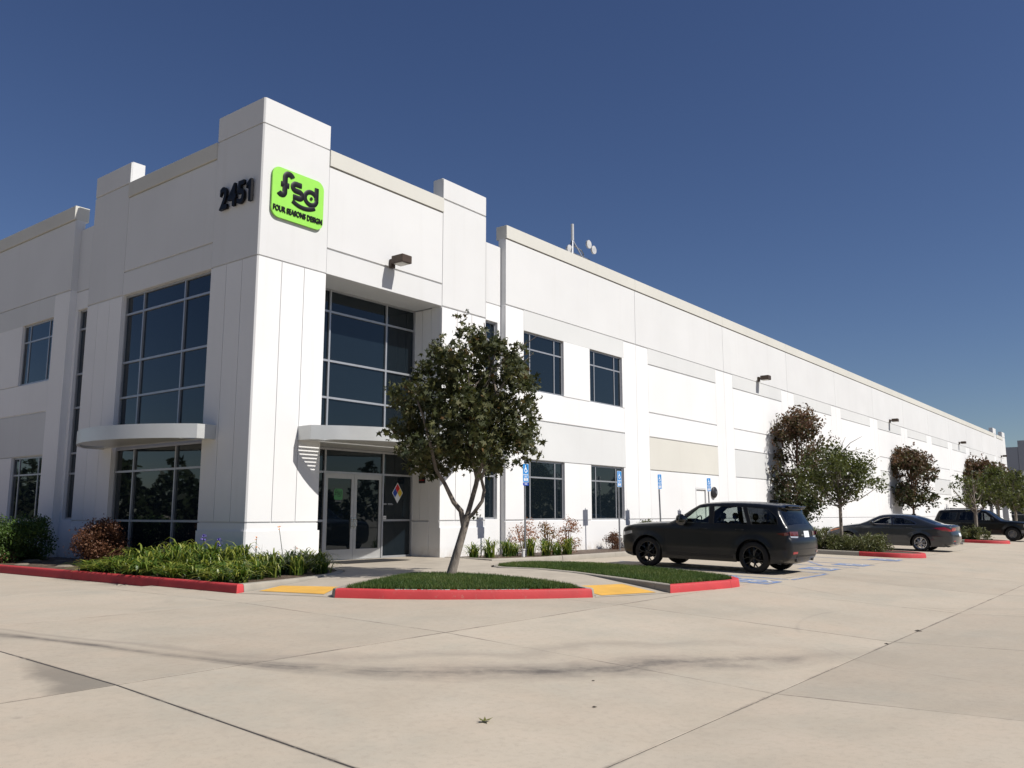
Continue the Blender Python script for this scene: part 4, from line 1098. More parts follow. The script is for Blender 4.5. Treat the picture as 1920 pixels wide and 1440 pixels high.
tr.tube([uvw(.22, 0, 1.0), uvw(.17, -.02, 1.3), uvw(.02, -.08, 1.48), uvw(-.16, -.15, 1.85), uvw(-.33, -.22, 2.12), uvw(-.42, -.25, 2.5), uvw(-.6, -.3, 3.2), uvw(-.9, -.3, 4.0)], [.058, .056, .048, .040, .036, .032, .024, .012], 9)
tr.tube([uvw(.29, 0, 1.15), uvw(.42, -.06, 1.25), uvw(.60, -.12, 1.5), uvw(.64, -.14, 1.72), uvw(.58, -.12, 1.95), uvw(.68, -.1, 2.25), uvw(.95, -.1, 2.7)], [.05, .042, .038, .036, .034, .03, .02], 8)
for q in range(26):
    a = random.uniform(0, 6.28); r = random.uniform(.6, 1.15); z_ = random.uniform(2.3, 4.6)
    s_ = (.4 + random.uniform(-.2, .3), random.uniform(-.2, .2), z_ - .5)
    e_ = (s_[0] + r * math.cos(a), s_[1] + r * math.sin(a) * .8, z_ + random.uniform(.2, .7))
    tr.tube([uvw(*s_), uvw(*((s_[i] + e_[i]) / 2 + random.uniform(-.08, .08) for i in range(3))), uvw(*e_)], [.022, .015, .006], 5)
tr.build('trunk', 'bark_grey', gum, 60)
# crown silhouette from the picture: (px right of base, px up, radius) * metres
CL = [(26, 452, 18), (52, 436, 22), (88, 424, 22), (-26, 415, 24), (-112, 338, 20), (122, 398, 24), (32, 468, 12), (22, 482, 9), (40, 440, 20), (52, 450, 14), (86, 438, 18), (96, 420, 20), (62, 415, 24), (128, 405, 26), (140, 425, 14), (-22, 430, 14), (-28, 408, 20), (-14, 395, 24), (20, 395, 34), (-46, 372, 24), (-70, 365, 18), (0, 350, 40), (60, 360, 44), (120, 370, 34),
      (148, 355, 22), (-60, 335, 34), (-100, 342, 18), (-112, 335, 12), (-90, 315, 26), (-20, 300, 46), (45, 300, 48), (105, 310, 42), (150, 318, 26), (162, 290, 20), (-75, 275, 38), (-105, 268, 22), (0, 250, 44), (60, 250, 46), (115, 258, 40), (155, 262, 26), (172, 296, 10), (-60, 225, 34), (-100, 235, 18), (-30, 205, 24), (-52, 195, 18), (-40, 190, 14),
      (20, 225, 30), (62, 212, 26), (95, 215, 24), (130, 222, 20), (162, 215, 16), (150, 232, 16), (-5, 232, 24), (-85, 205, 16)]
cl = []
for (a, b, r) in CL:
    k = .0111; hw = 1.25 * math.sqrt(max(.08, 1 - ((b - 330) / 190) ** 2))
    for rep in range(3 if r > 20 else 1):
        v_ = random.uniform(-hw, hw) if r > 20 else random.uniform(-.35, .35); a_ = a * .93 - 4; b = b - 2
        cl.append((*uvw(a_ * k, v_, b * k), r * k * .86, r * k * .86, r * k * .86))
pp, tt = clump_points(cl, 1250, .2, .2)
tt = tt + rng.uniform(0, .28, len(tt)) + np.where(rng.random(len(tt)) < .035, .6, 0)
link('crown', leaves(pp, .155, 'star', 'leaf_gum', tt, upbias=.25), gum)
b0 = np.array([uvw(random.gauss(.5, .05), random.gauss(-.1, .04), random.uniform(1.15, 1.35)) for _ in range(14)])
link('low_sprig', leaves(b0, .1, 'star', 'leaf_gum', rng.uniform(.3, 1, 14), 'low_sprig'), gum)

def tree(name, x, y, z, trunk_h, crown, n_br, mat, barkm, label, dens, leaf=.12, kind='oval', lean=0, twigs=0, group=None, r0=.09, tint_top=0.0):
    """crown: list of clumps (dx,dy,z,r...) relative to base"""
    o = thing(name, label, 'tree', (x, y, z), group=group)
    m = MB(); top = max(c[2] for c in crown)
    m.tube([(0, 0, -.1), (lean * .3, .01, trunk_h * .4), (lean * .7, -.02, trunk_h), (lean, .02, (trunk_h + top) / 2), (lean * 1.1, 0, top)], [r0 * 1.35, r0, r0 * .85, r0 * .5, .01], 9)
    for c in crown:
        z0 = random.uniform(trunk_h * .9, max(trunk_h, c[2] - .3)); s_ = Vector((lean * .8, 0, z0)); e_ = Vector((c[0], c[1], c[2]))
        mid = (s_ + e_) / 2 + Vector((0, 0, -.15))
        m.tube([s_, mid, e_], [r0 * .4, r0 * .26, .008], 5)
    for _ in range(twigs):
        c = random.choice(crown); a = random.uniform(0, 6.28)
        s_ = Vector((c[0] * .7, c[1] * .7, c[2])); e_ = s_ + Vector((math.cos(a) * .9, math.sin(a) * .9, random.uniform(.3, .8)))
        m.tube([s_, (s_ + e_) / 2 + Vector((0, 0, .1)), e_], [.018, .012, .005], 4)
    m.build('trunk', barkm, o, 60)
    p, t = clump_points(crown, dens * 2.6, .25, .27)
    zz = (p[:, 2] - trunk_h) / max(.1, top - trunk_h)
    t = t + rng.uniform(0, .3, len(t)) + tint_top * (zz - .3)
    link('crown', leaves(p, leaf, kind, mat, t), o)
    return o
def ball(rx, rz, zc, n, seed, cone=0.0, cr=.5):
    rr = random.Random(seed); out = []
    for _ in range(n):
        a = rr.uniform(0, 6.28); t = rr.uniform(-1, 1); w = math.sqrt(max(0, 1 - t * t)) * rr.uniform(.35, 1.0); w *= (1 - cone * (t + 1) / 2)
        r = cr * rr.uniform(.35, 1.3)
        out.append((rx * w * math.cos(a), rx * w * math.sin(a), zc + rz * t, r, r, r * .85))
    return out
RG = 'red tinged trees along the sunlit wall'; GG = 'green trees in the parking islands'
tree('red_leaf_tree', 44.6, 15.75, .27, 1.6, ball(2.15, 2.45, 3.9, 64, 3, .45, .66) + [(-.6, 0, 6.1, .25, .25, .4), (.1, .1, 6.5, .2, .2, .45)], 9, 'leaf_red', 'bark_brown', 'tall tree with red brown top against the wall just right of the black car', 270, .15, tint_top=.5, group=RG)
tree('red_leaf_tree', 68.5, 15.75, .27, 1.5, ball(2.25, 1.9, 3.9, 50, 5, .25, .75) + [(1.9, -1.2, 4.6, .4, .4, .35)], 9, 'leaf_red', 'bark_brown', 'broad dark tree with reddish top against the wall above the grey sedan', 210, .19, tint_top=.45, group=RG)
tree('red_leaf_tree', 96.5, 15.75, .27, 1.9, ball(3.3, 2.0, 4.4, 60, 8, .2, .9), 9, 'leaf_red', 'bark_brown', 'reddish tree against the wall above the parked black wagon', 130, .25, tint_top=.45, group=RG)
tree('island_tree', 32.3, 9.9, .24, 1.55, ball(1.55, .80, 2.75, 44, 12, .15, .42) + [(-1.5, .6, 2.1, .35, .35, .3), (1.45, -.9, 2.5, .3, .3, .25), (1.0, -1.2, 2.35, .3, .3, .25)], 9, 'leaf_green', 'bark_grey', 'small light green tree leaning in the island in front of the grey sedan', 400, .105, lean=-.15, twigs=6, group=GG, r0=.065)
tree('island_tree', 50.5, 8.6, .21, 1.5, ball(1.25, .95, 2.6, 26, 14, .1, .38), 9, 'leaf_green', 'bark_grey', 'sparse pale green tree in the island in front of the parked black wagon', 170, .13, group=GG, r0=.08, twigs=3)
tree('island_tree', 68.6, 9.2, .22, 1.6, ball(1.5, 1.1, 2.9, 30, 15, .1, .55), 9, 'leaf_green', 'bark_grey', 'yellow green tree behind the bonnet of the parked black wagon', 160, .17, group=GG)
tree('island_tree', 86.5, 8.8, .22, 1.8, ball(1.9, 1.4, 3.5, 36, 16, .1, .7), 9, 'leaf_green', 'bark_grey', 'farthest green tree at the right edge near the building end', 110, .22, group=GG)
tree('island_tree', 86.6, 12.9, .28, 1.8, ball(2.0, 1.4, 3.6, 34, 17, .1, .7), 9, 'leaf_green', 'bark_grey', 'farthest green tree standing closest to the building end wall', 110, .22, group=GG)

def shrub(name, x, y, z, rx, ry, rz, n, mat, label, leaf=.05, kind='oval', cat='shrub', dens=900, group=None, blocky=False, cr=.2, tint0=0):
    o = thing(name, label, cat, (x, y, z), group=group)
    cl = []
    for _ in range(n):
        a = random.uniform(0, 6.28); t = random.uniform(0, 1)
        if blocky: px_, py_, pz_ = random.uniform(-rx, rx), random.uniform(-ry, ry), random.uniform(.1, rz)
        else:
            w = math.sqrt(max(0, 1 - (t * 2 - 1) ** 2 * .8)) * random.uniform(.2, 1); px_, py_, pz_ = rx * w * math.cos(a), ry * w * math.sin(a), rz * t
        r = cr * random.uniform(.7, 1.2); cl.append((px_, py_, max(pz_, .05), r, r, r * .8))
    m = MB()
    for _ in range(7):
        a = random.uniform(0, 6.28); m.tube([(.04 * math.cos(a), .04 * math.sin(a), -.05), (rx * .3 * math.cos(a), ry * .3 * math.sin(a), rz * .45), (rx * .6 * math.cos(a), ry * .6 * math.sin(a), rz * .85)], [.018, .012, .005], 5)
    m.build('stem', 'bark_brown', o)
    p, t = clump_points(cl, dens * 7.5, .2, .13); p[:, 2] = np.maximum(p[:, 2], .01)
    t = t * .8 + tint0 + rng.uniform(0, .45, len(t))
    link('foliage', leaves(p, leaf, kind, mat, t, 'foliage'), o)
    return o
shrub('hedge', 9.85, 25.3, .27, .45, 1.5, 1.0, 110, 'leaf_hedge', 'clipped dark green hedge at the left edge below the shaded window', .06, 'oval', 'hedge', 420, blocky=True, cr=.24)
shrub('hedge', 10.75, 25.2, .27, .5, .5, 1.0, 46, 'leaf_hedge', 'darker rounded end bush of the green hedge nearest the tower', .06, 'oval', 'hedge', 420, cr=.26)
shrub('low_shrub', 9.6, 24.2, .27, .25, .3, .22, 12, 'leaf_rust', 'low brownish plant at the foot of the green hedge', .05, cr=.16)
shrub('rust_shrub', 10.75, 21.3, .27, .54, .54, .95, 84, 'leaf_rust', 'rounded rust red shrub beside the shaded ground floor window', .05, 'oval', 'shrub', 620, cr=.24)
shrub('nandina_shrub', 21.4, 16.2, .28, .38, .38, 1.0, 20, 'leaf_nandina', 'pinkish feathery shrub nearest the first parking sign', .055, 'oval', 'shrub', 330, cr=.15, tint0=.45, group='feathery shrubs by the wall')
shrub('nandina_shrub', 22.3, 15.9, .28, .35, .35, .95, 20, 'leaf_nandina', 'yellow orange feathery shrub between the pink and the brown one', .055, 'oval', 'shrub', 380, cr=.15, tint0=-.15, group='feathery shrubs by the wall')
shrub('nandina_shrub', 23.4, 15.9, .28, .36, .36, 1.0, 22, 'leaf_nandina', 'brown red feathery shrub right of the yellow orange one', .055, 'oval', 'shrub', 420, cr=.15, tint0=.15, group='feathery shrubs by the wall')
shrub('low_shrub', 26.9, 16.2, .28, .3, .3, .5, 14, 'leaf_rust', 'small reddish bush right of the thin stake by the wall', .05, cr=.16)
shrub('green_shrub', 28.8, 16.0, .28, .9, .55, .85, 46, 'leaf_juniper', 'rounded green bush behind the front wheel of the black car', .06, cr=.22, dens=480)
k = 0
LBJ = 'low olive green groundcover juniper in a planted island'
def junipers(x0, x1, y0, y1, n, where, leaf=.07, dens=420, ry=.75):
    for i in range(n):
        y = y0 + (y1 - y0) * (i + .5) / n
        shrub('juniper', (x0 + x1) / 2 + random.uniform(-.15, .15), y, gz(0, y) + .12, (x1 - x0) / 2, ry, random.uniform(.42, .56), 70, 'leaf_juniper', where[i], leaf * 1.2, 'needle', 'shrub', dens, group='low junipers in the parking islands', cr=.17)
junipers(31.3, 33.0, 8.3, 14.2, 5, ['low olive juniper at the red kerb nose right of the black car', 'low olive juniper just left of the red kerb nose by the leaning tree', 'low olive juniper under the small leaning tree', 'low olive juniper left of the small leaning tree trunk', 'low olive juniper right behind the rear bumper of the black car'])
junipers(49.5, 51.2, 8.2, 14.2, 4, ['low juniper at the second red kerb nose beside the wagon wheel', 'low juniper around the trunk before the parked wagon', 'low juniper beside the rear corner of the grey sedan', 'low juniper farthest back in the second island'], .10, 240, 1.0)
junipers(67.7, 69.4, 8.2, 14.2, 2, ['far juniper at the nose of the third island', 'far juniper at the back of the third island'], .14, 120, 2)
for i, xx in enumerate((35.5, 38.2, 41, 46.5, 49, 52.5, 56, 60)):
    shrub('green_shrub', xx, 15.8, .28, .9, .45, .45, 26, 'leaf_juniper', ['low bush by the wall left of the grey sedan bonnet', 'low bush by the wall behind the grey sedan bonnet', 'low bush by the wall behind the grey sedan doors', 'low bush by the wall right of the tall red brown tree', 'low bush by the wall behind the grey sedan boot', 'low bush by the wall left of the black wagon', 'low bush by the wall behind the black wagon', 'low bush by the wall under the broad dark tree'][i], .08, 'oval', 'shrub', 260, group='low bushes along the wall', cr=.2)

# strap-leaved clumps
def strap_meshes(nb, h, spread, seed):
    r_ = np.random.default_rng(seed); V = []; T = []
    for _ in range(nb):
        a = r_.uniform(0, 6.28); out = r_.uniform(.12, 1) * spread; hh = h * r_.uniform(.45, 1.1); w = r_.uniform(.012, .022)
        b = np.array([r_.normal(0, .08), r_.normal(0, .08), 0.0]); d = np.array([math.cos(a), math.sin(a), 0]); s = np.array([-d[1], d[0], 0]); t = r_.uniform(0, .75)
        pts = []
        droop = r_.uniform(.0, .55)
        for k_ in range(6):
            q = k_ / 5; pts.append(b + d * out * (q ** 1.5) + np.array([0, 0, hh * (math.sin(q * 2.0) / math.sin(1.57) - droop * q ** 3)]))
        ws = [w, w * 1.1, w, w * .8, w * .5, w * .06]
        for k_ in range(5):
            V += [pts[k_] - s * ws[k_], pts[k_] + s * ws[k_], pts[k_ + 1] + s * ws[k_ + 1], pts[k_ + 1] - s * ws[k_ + 1]]
            T += [t + .07 * k_] * 4
    return arr_mesh('blades', np.array(V), 4, 'leaf_strap', np.clip(np.array(T), 0, 1))
strapM = [strap_meshes(72, h_, sp_, s) for s, h_, sp_ in ((1, .55, .68), (2, .46, .76), (3, .60, .60))]
def scape_parts(o, kind, hgt, dx=0, dy=0):
    MB().tube([(dx * .3, dy * .3, 0), (dx, dy, hgt)], [.008, .006], 5).build('stem', 'leaf_strap', o)
    m = MB(); col = 'flower_purple' if kind == 'p' else 'flower_orange'
    for _ in range(26 if kind == 'p' else 6):
        v = Vector((random.gauss(0, 1), random.gauss(0, 1), random.gauss(0, .8))).normalized() * (.085 if kind == 'p' else .05)
        c = Vector((dx, dy, hgt)); w = v.cross(Vector((0, 0, 1))).normalized() * .02
        m.add([c + v * .25, c + v + w, c + v * 1.15, c + v - w], [(0, 1, 2, 3)])
    m.build('bloom', col, o)
cnt = 0
def strap(x, y, sc, sz, label, grp, flower=None):
    global cnt
    o = thing('strap_leaf_plant', label, 'plant', (x, y, gz(x, y) + .115), random.uniform(0, 6.28), group=grp)
    b = link('blades', strapM[cnt % 3], o); b.scale = (sc, sc, sz); cnt += 1
    if flower:
        for f_ in flower: scape_parts(o, *f_)
    return o
LG = 'strap leaved plants in the bed by the tower'
LP = 'long leaved yellow green plant in the dense bed beside the red kerb'
spots = []; ORD = ['first', 'second', 'third', 'fourth', 'fifth', 'sixth', 'seventh', 'eighth', 'ninth', 'tenth', 'eleventh', 'twelfth']; ROWN = ['in the row along the red kerb', 'in the second row back from the red kerb', 'in the third row back from the red kerb', 'in the back row under the tower wall']
for row, (xx, y0, y1, n) in enumerate(((9.50, 13.75, 19.0, 12), (10.1, 14.1, 19.4, 11), (10.75, 14.4, 19.2, 9), (11.35, 14.6, 18.6, 8))):
    for i in range(n): spots.append((xx + random.uniform(-.12, .12), y0 + (y1 - y0) * i / (n - 1) + random.uniform(-.12, .12), f'long leaved plant, {ORD[i]} from the right {ROWN[row]}'))
for x_, y_, LP in spots:
    s_ = 1.0 + .22 * (y_ > 16.2) - .1 * (y_ < 15); rowf = .62 if x_ < 9.8 else (.85 if x_ < 10.4 else 1.0)
    strap(x_, y_, s_ * random.uniform(.85, 1.15), rowf * (.80 + .42 * math.exp(-((y_ - 17.4) / 1.1) ** 2)) * random.uniform(.8, 1.15), LP, LG)
for i_, (x_, y_) in enumerate(((12.0, 14.45), (12.35, 14.9), (12.7, 15.35), (12.95, 15.9), (13.2, 16.45), (12.3, 15.5), (11.9, 15.0), (12.5, 16.1), (12.0, 16.2))):
    strap(x_, y_, .85 * random.uniform(.9, 1.1), .75 * random.uniform(.9, 1.1), ['dark long leaved plant nearest the yellow strip at the walkway kerb', 'second dark long leaved plant up the walkway kerb', 'third dark long leaved plant up the walkway kerb', 'fourth dark long leaved plant up the walkway kerb', 'dark long leaved plant nearest the glass doors', 'dark long leaved plant in the middle of the corner cluster', 'dark long leaved plant at the left of the corner cluster', 'dark long leaved plant under the sunlit tower face near the doors', 'dark long leaved plant against the sunlit tower corner'][i_], 'dark strap leaved plants at the walkway corner')
strap(11.3, 17.35, .9, .9, 'long leaved plant bearing two purple globe flowers', LG, [('p', .62, .1, .1), ('p', .72, -.12, -.22)])
strap(11.45, 15.95, .8, .7, 'long leaved plant bearing a yellow orange flower on a tall stem', LG, [('o', .72, 0, 0), ('o', .5, .2, .1)])
strap(11.75, 15.2, .8, .7, 'long leaved plant bearing orange flowers beside the sunlit corner', LG, [('o', .55, .1, -.1), ('o', .95, -.1, .2)])
for i, (x_, y_) in enumerate(((19.0, 16.2), (19.35, 15.9), (20.15, 15.9), (20.7, 16.1), (20.9, 15.6), (21.3, 15.3), (21.9, 15.3), (22.4, 15.25))):
    strap(x_, y_, .85, .95, ['upright green strap leaved plant behind the tree trunk', 'upright green strap leaved plant just right of the tree trunk', 'upright strap leaved plant left of the first sign pole', 'upright strap leaved plant behind the first sign pole', 'upright strap leaved plant at the foot of the first sign pole', 'yellowing strap leaved plant right of the first sign pole', 'yellowing strap leaved plant below the pinkish shrub', 'last strap leaved plant towards the brown red shrub'][i], 'strap leaved plants by the first parking sign')
# small loose things
sc_ = thing('plastic_scrap', 'white torn scrap of plastic caught upright in the plants below the corner', 'litter', (11.72, 16.2, .45))
MB().add([(0, 0, -.1), (.1, .02, -.08), (.12, .05, .42), (.05, .0, .30), (-.22, -.05, .12), (-.1, -.04, .02)], [(0, 1, 2, 3), (0, 3, 4, 5)]).build('sheet', 'plastic_white', sc_)
lf = leaves(np.array([[0, 0, .012]]), .13, 'star', 'leaf_green', np.array([.9]), 'fallen_leaf', upbias=40); lo = link('fallen_leaf', lf); lo.location = (5.39, 4.47, gz(0, 4.47) + .008); tag(lo, 'single yellow green leaf lying on the foreground concrete', 'leaf')
for (x_, y_, s_, lb) in ((7.28, 4.67, .018, 'tiny dark speck of debris below the curved stain'), (6.43, 4.12, .024, 'dark pebble on the foreground slab right of the fallen leaf'), (13.7, 3.2, .05, 'dark clump of debris sitting in the right diagonal joint'), (12.1, 3.22, .03, 'small dark debris lower down the right diagonal joint')):
    o = MB(); pts = [Vector((math.cos(a) * s_ * random.uniform(.7, 1.3), math.sin(a) * s_ * random.uniform(.7, 1.3), 0)) for a in np.linspace(0, 5.6, 7)]
    o.add(pts + [Vector((0, 0, s_ * .9))], [(i, (i + 1) % 7, 7) for i in range(7)]); ob = o.build('pebble', 'debris'); ob.location = (x_, y_, gz(x_, y_) + .002); ob.scale = (1, 1, .45); tag(ob, lb, 'debris')
for i, (x_, y_, s_) in enumerate(((9.9, 21.3, .22), (10.4, 24.2, .28), (9.6, 22.9, .18), (10.9, 23.7, .2))):
    o = MB(); n_ = 9; r1 = [Vector((math.cos(a) * s_ * random.uniform(.8, 1.2), math.sin(a) * s_ * random.uniform(.8, 1.2), 0)) for a in np.linspace(0, 5.7, n_)]; r2 = [p * .6 + Vector((0, 0, s_ * .4)) for p in r1]
    o.add(r1 + r2, [(j, (j + 1) % n_, n_ + (j + 1) % n_, n_ + j) for j in range(n_)] + [tuple(range(n_, 2 * n_))]); ob = o.build('stone', 'stone'); ob.location = (x_, y_, .27)
    ob.scale = (1, 1, .45); tag(ob, ['flat tan stone between kerb and rust red shrub', 'flat tan stone left of the rust red shrub', 'smallest tan stone near the red kerb', 'tan stone close to the shaded wall'][i], 'stone', 'flat stones in the left bed')

# far tree masses behind the viewpoint: what the windows look out on
def tree_mass(name, cx, cy, w, d, h, label, n=16000):
    p = np.c_[rng.uniform(-w / 2, w / 2, n), rng.uniform(-d / 2, d / 2, n), rng.uniform(0, 1, n)]
    hh = h * (.55 + .25 * np.sin(p[:, 0] * .35) * np.cos(p[:, 1] * .3) + .2 * np.sin(p[:, 0] * .9 + p[:, 1] * .7)); p[:, 2] = .2 + p[:, 2] ** .8 * hh
    o = link(name, leaves(p, .9, 'oval', 'leaf_far', rng.uniform(0, 1, n), name)); o.location = (cx, cy, 0); tag(o, label, 'trees', kind='stuff')
tree_mass('tree_belt', 70, -42, 220, 6, 8.5, 'far belt of trees across the yard that the windows mirror')
tree_mass('tree_belt', -22, 85, 6, 175, 9.5, 'far belt of trees along the side street that the shaded windows mirror')

# ------------------------------------------------------------------ cars
def lerp_poly(P, n=None): return P
def car(name, label, cat, spec):
    L, W0 = spec['L'], spec['W']; out = spec['outline']; zb = spec['belt']
    fine = resample(out, .085, False)
    # smooth corners slightly
    def chaikin(P):
        Q = [P[0]]
        for a, b in zip(P[:-1], P[1:]): Q += [(a[0] * .75 + b[0] * .25, a[1] * .75 + b[1] * .25), (a[0] * .25 + b[0] * .75, a[1] * .25 + b[1] * .75)]
        return Q + [P[-1]]
    sil = chaikin(out); sil = resample(sil, .09, False)
    (sf, zf_), (srr, zr) = sil[0], sil[-1]
    r_ = spec.get('round', .07)
    def dist(s, z): return min(dseg(s, z, sil[i], sil[i + 1]) for i in range(len(sil) - 1))
    def half(s, z, d=None):
        w = W0
        fe = spec.get('fend', .75); re = spec.get('rend', .55)
        if s < fe: w -= spec.get('fin', .16) * (1 - s / fe) ** 2.2
        if s > L - re: w -= spec.get('rin', .11) * ((s - L + re) / re) ** 2.2
        zm = .62
        if z < zm: w -= .055 * ((zm - z) / .4) ** 2 * 1.0
        if z > zb - .22:
            t = (z - (zb - .22)); w -= .35 * t * t if z < zb else .35 * .0484 + (z - zb) * spec.get('tumble', .36)
        w += .012 * math.exp(-((z - zb + .12) / .05) ** 2) - .010 * math.exp(-((z - .5) / .06) ** 2)
        # wheel-arch flares
        for cs in spec['wheels']:
            q = math.hypot(s - cs, z - spec['wr']); w += .022 * math.exp(-((q - spec['ar'] - .02) / .06) ** 2)
        if d is None: d = dist(s, z)
        if d < r_: w -= r_ * (1 - math.sqrt(max(0, 1 - (1 - d / r_) ** 2)))
        return w
    # ---- side panel region
    wr, ar = spec['wr'], spec['ar']; zs_ = spec['sill']
    bottom = [(srr, zr)]
    arches = sorted(spec['wheels'], reverse=True)
    for cs in arches:
        ca = math.degrees(math.asin(max(-1, min(1, (zs_ - wr) / ar))))
        bottom += [(cs + ar * math.cos(R(a)), wr + ar * math.sin(R(a))) for a in np.linspace(ca, 180 - ca, 15)]
    bottom += [(sf, zf_)]
    outer = sil + resample(bottom, .1, False)[1:-1]
    holes = [resample(h, .09) for h in spec['windows']]
    pts = []
    for x in np.arange(.04, L, .085):
        for z in np.arange(.2, 1.9, .07):
            if inpoly(x, z, outer) and not any(inpoly(x, z, h) for h in holes):
                dd = dist(x, z)
                if dd > .085 and min([min(dseg(x, z, h[i], h[(i + 1) % len(h)]) for i in range(len(h))) for h in holes] + [9]) > .03: pts.append((x, z))
    for off in (.012, .035, .065):
        Q = sil
        for i in range(1, len(Q) - 1):
            a, b = Q[i - 1], Q[i + 1]; dx, dz = b[0] - a[0], b[1] - a[1]; q = math.hypot(dx, dz) or 1
            p = (Q[i][0] + dz / q * off, Q[i][1] - dx / q * off)
            if inpoly(p[0], p[1], outer) and dist(*p) > off * .8 and not any(inpoly(p[0], p[1], h) for h in holes): pts.append(p)
    V2, F2 = cdt_region(outer, holes, (), pts)
    body = MB(); SY = lambda s: L / 2 - s
    V3 = [(half(s, z), SY(s), z) for s, z in V2]
    def orient(fs, V):
        o_ = []
        for f in fs:
            a, b, c = (V2[i] for i in f); ar_ = (b[0] - a[0]) * (c[1] - a[1]) - (b[1] - a[1]) * (c[0] - a[0]); o_.append(f if ar_ < 0 else f[::-1])
        return o_
    Fo = orient(F2, V2)
    body.add(V3, Fo); body.add([(-x, y, z) for x, y, z in V3], [f[::-1] for f in Fo])
    # ---- strip over the car
    nx = [-1, -.985, -.93, -.84, -.68, -.5, -.25, 0, .25, .5, .68, .84, .93, .985, 1]
    def nrm(i):
        a = sil[max(i - 1, 0)]; b = sil[min(i + 1, len(sil) - 1)]; dx, dz = b[0] - a[0], b[1] - a[1]; q = math.hypot(dx, dz) or 1
        return (-dz / q, dx / q)     # outward for a path running front -> over the top -> rear
    def bulge(i):
        n_ = nrm(i); return spec.get('bt', .05) + (spec.get('bf', .13) - spec.get('bt', .05)) * abs(n_[0]) ** 1.5
    grid = []
    for i, (s, z) in enumerate(sil):
        w = half(s, z, 0.0); n_ = nrm(i); b = bulge(i); row = []
        for x in nx:
            k_ = b * (1 - abs(x) ** 2.4); row.append((x * w, SY(s + n_[0] * k_), z + n_[1] * k_))
        grid.append(row)
    m = len(nx)
    def seg_in(rng_, i): return rng_ and rng_[0] <= (sil[i][0] + sil[i + 1][0]) / 2 <= rng_[1] and (sil[i][1] + sil[i + 1][1]) / 2 > rng_[2]
    strip = MB(); strip.v = [p for r in grid for p in r]
    glassf = {'windshield': [], 'rear_window': []}
    for i in range(len(sil) - 1):
        wsn = 'windshield' if seg_in(spec['ws'], i) else ('rear_window' if seg_in(spec['rw'], i) else None)
        for j in range(m - 1):
            f = (i * m + j, (i + 1) * m + j, (i + 1) * m + j + 1, i * m + j + 1)
            if wsn and 1 < j < m - 3: glassf[wsn].append(f)
            else: strip.f.append(f)
    body.add(strip.v, strip.f)
    root = thing(name, label, cat, spec['loc'], spec['rz'])
    bo = body.build('body', spec['paint'], root)
    import bmesh
    bm = bmesh.new(); bm.from_mesh(bo.data); bmesh.ops.remove_doubles(bm, verts=bm.verts, dist=.0015); bmesh.ops.recalc_face_normals(bm, faces=bm.faces); bm.to_mesh(bo.data); bm.free()
    bo.data.shade_smooth(); bo.data.set_sharp_from_angle(angle=R(38))
    for nm, fs in glassf.items():
        if not fs: continue
        used = sorted({i for f in fs for i in f}); mp = {u: k_ for k_, u in enumerate(used)}
        g_ = MB(); g_.add([strip.v[u] for u in used], [tuple(mp[i] for i in f) for f in fs]); go = g_.build(nm, spec['glass'][0 if nm == 'windshield' else 2], root, 60)
    # ---- side patches (glass, lamps, seams, handles)
    def patch(poly, off, mat, nm, side=-1, thick=.0, step=.1, parent=root, sides=None):
        P_ = resample(poly, step); bb = [min(p[0] for p in P_), max(p[0] for p in P_), min(p[1] for p in P_), max(p[1] for p in P_)]
        pin = [(x, z) for x in np.arange(bb[0] + .05, bb[1], step) for z in np.arange(bb[2] + .05, bb[3], step) if inpoly(x, z, P_)]
        V_, F_ = cdt_region(P_, (), (), pin); mb = MB()
        for sd_ in (sides or (side,)):
            VV = [(sd_ * (half(s, z) + off), SY(s), z) for s, z in V_]
            o_ = len(mb.v); mb.add(VV, F_)
            if thick:
                n_ = len(P_); R0 = [(sd_ * (half(s, z) + off), SY(s), z) for s, z in P_]; R1 = [(sd_ * (half(s, z) + off - thick), SY(s), z) for s, z in P_]
                mb.add(R0 + R1, [(i, (i + 1) % n_, n_ + (i + 1) % n_, n_ + i) for i in range(n_)])
        return mb.build(nm, mat, parent, 40)
    for i, h in enumerate(spec['windows']):
        for sd_ in (-1, 1): patch(h, -.010, spec['glass'][spec['wglass'][i]], 'side_window', sd_)
    # black trim line round the glass
    for sd_ in (-1, 1):
        for h in spec['windows']:
            t_ = MB(); H_ = resample(h, .08); pts3 = [(sd_ * (half(s, z) + .001), SY(s), z) for s, z in H_]; t_.tube(pts3 + [pts3[0]], .009, 5, False); t_.build('window_trim', spec.get('trim', 'trim_black'), root)
    for pl in spec['pillars']:
        for sd_ in (-1, 1): patch(pl, .002, 'trim_black', 'pillar_trim', sd_, .01)
    for a, b in spec['seams']:
        n_ = max(2, int(math.hypot(a[0] - b[0], a[1] - b[1]) / .08)); pts3 = []
        for sd_ in (-1, 1):
            mb = MB(); mb.tube([(sd_ * (half(a[0] + (b[0] - a[0]) * k_ / n_, a[1] + (b[1] - a[1]) * k_ / n_) - .0015), SY(a[0] + (b[0] - a[0]) * k_ / n_), a[1] + (b[1] - a[1]) * k_ / n_) for k_ in range(n_ + 1)], .0045, 5)
            mb.build('door_seam', 'trim_black', root)
    for pl, mat, nm, off in spec['side_parts']:
        for sd_ in (-1, 1): patch(pl, off, mat, nm, sd_, .02, .06)
    # rocker / cladding
    for (s, z) in spec['handles']:
        for sd_ in (-1, 1):
            hb = MB(); xx = half(s, z); hb.tube([(sd_ * (xx - .005), SY(s - .10), z), (sd_ * (xx + .028), SY(s - .07), z), (sd_ * (xx + .030), SY(s + .07), z), (sd_ * (xx - .005), SY(s + .10), z)], .013, 6); hb.build('door_handle', spec.get('handle_mat', spec['paint']), root)
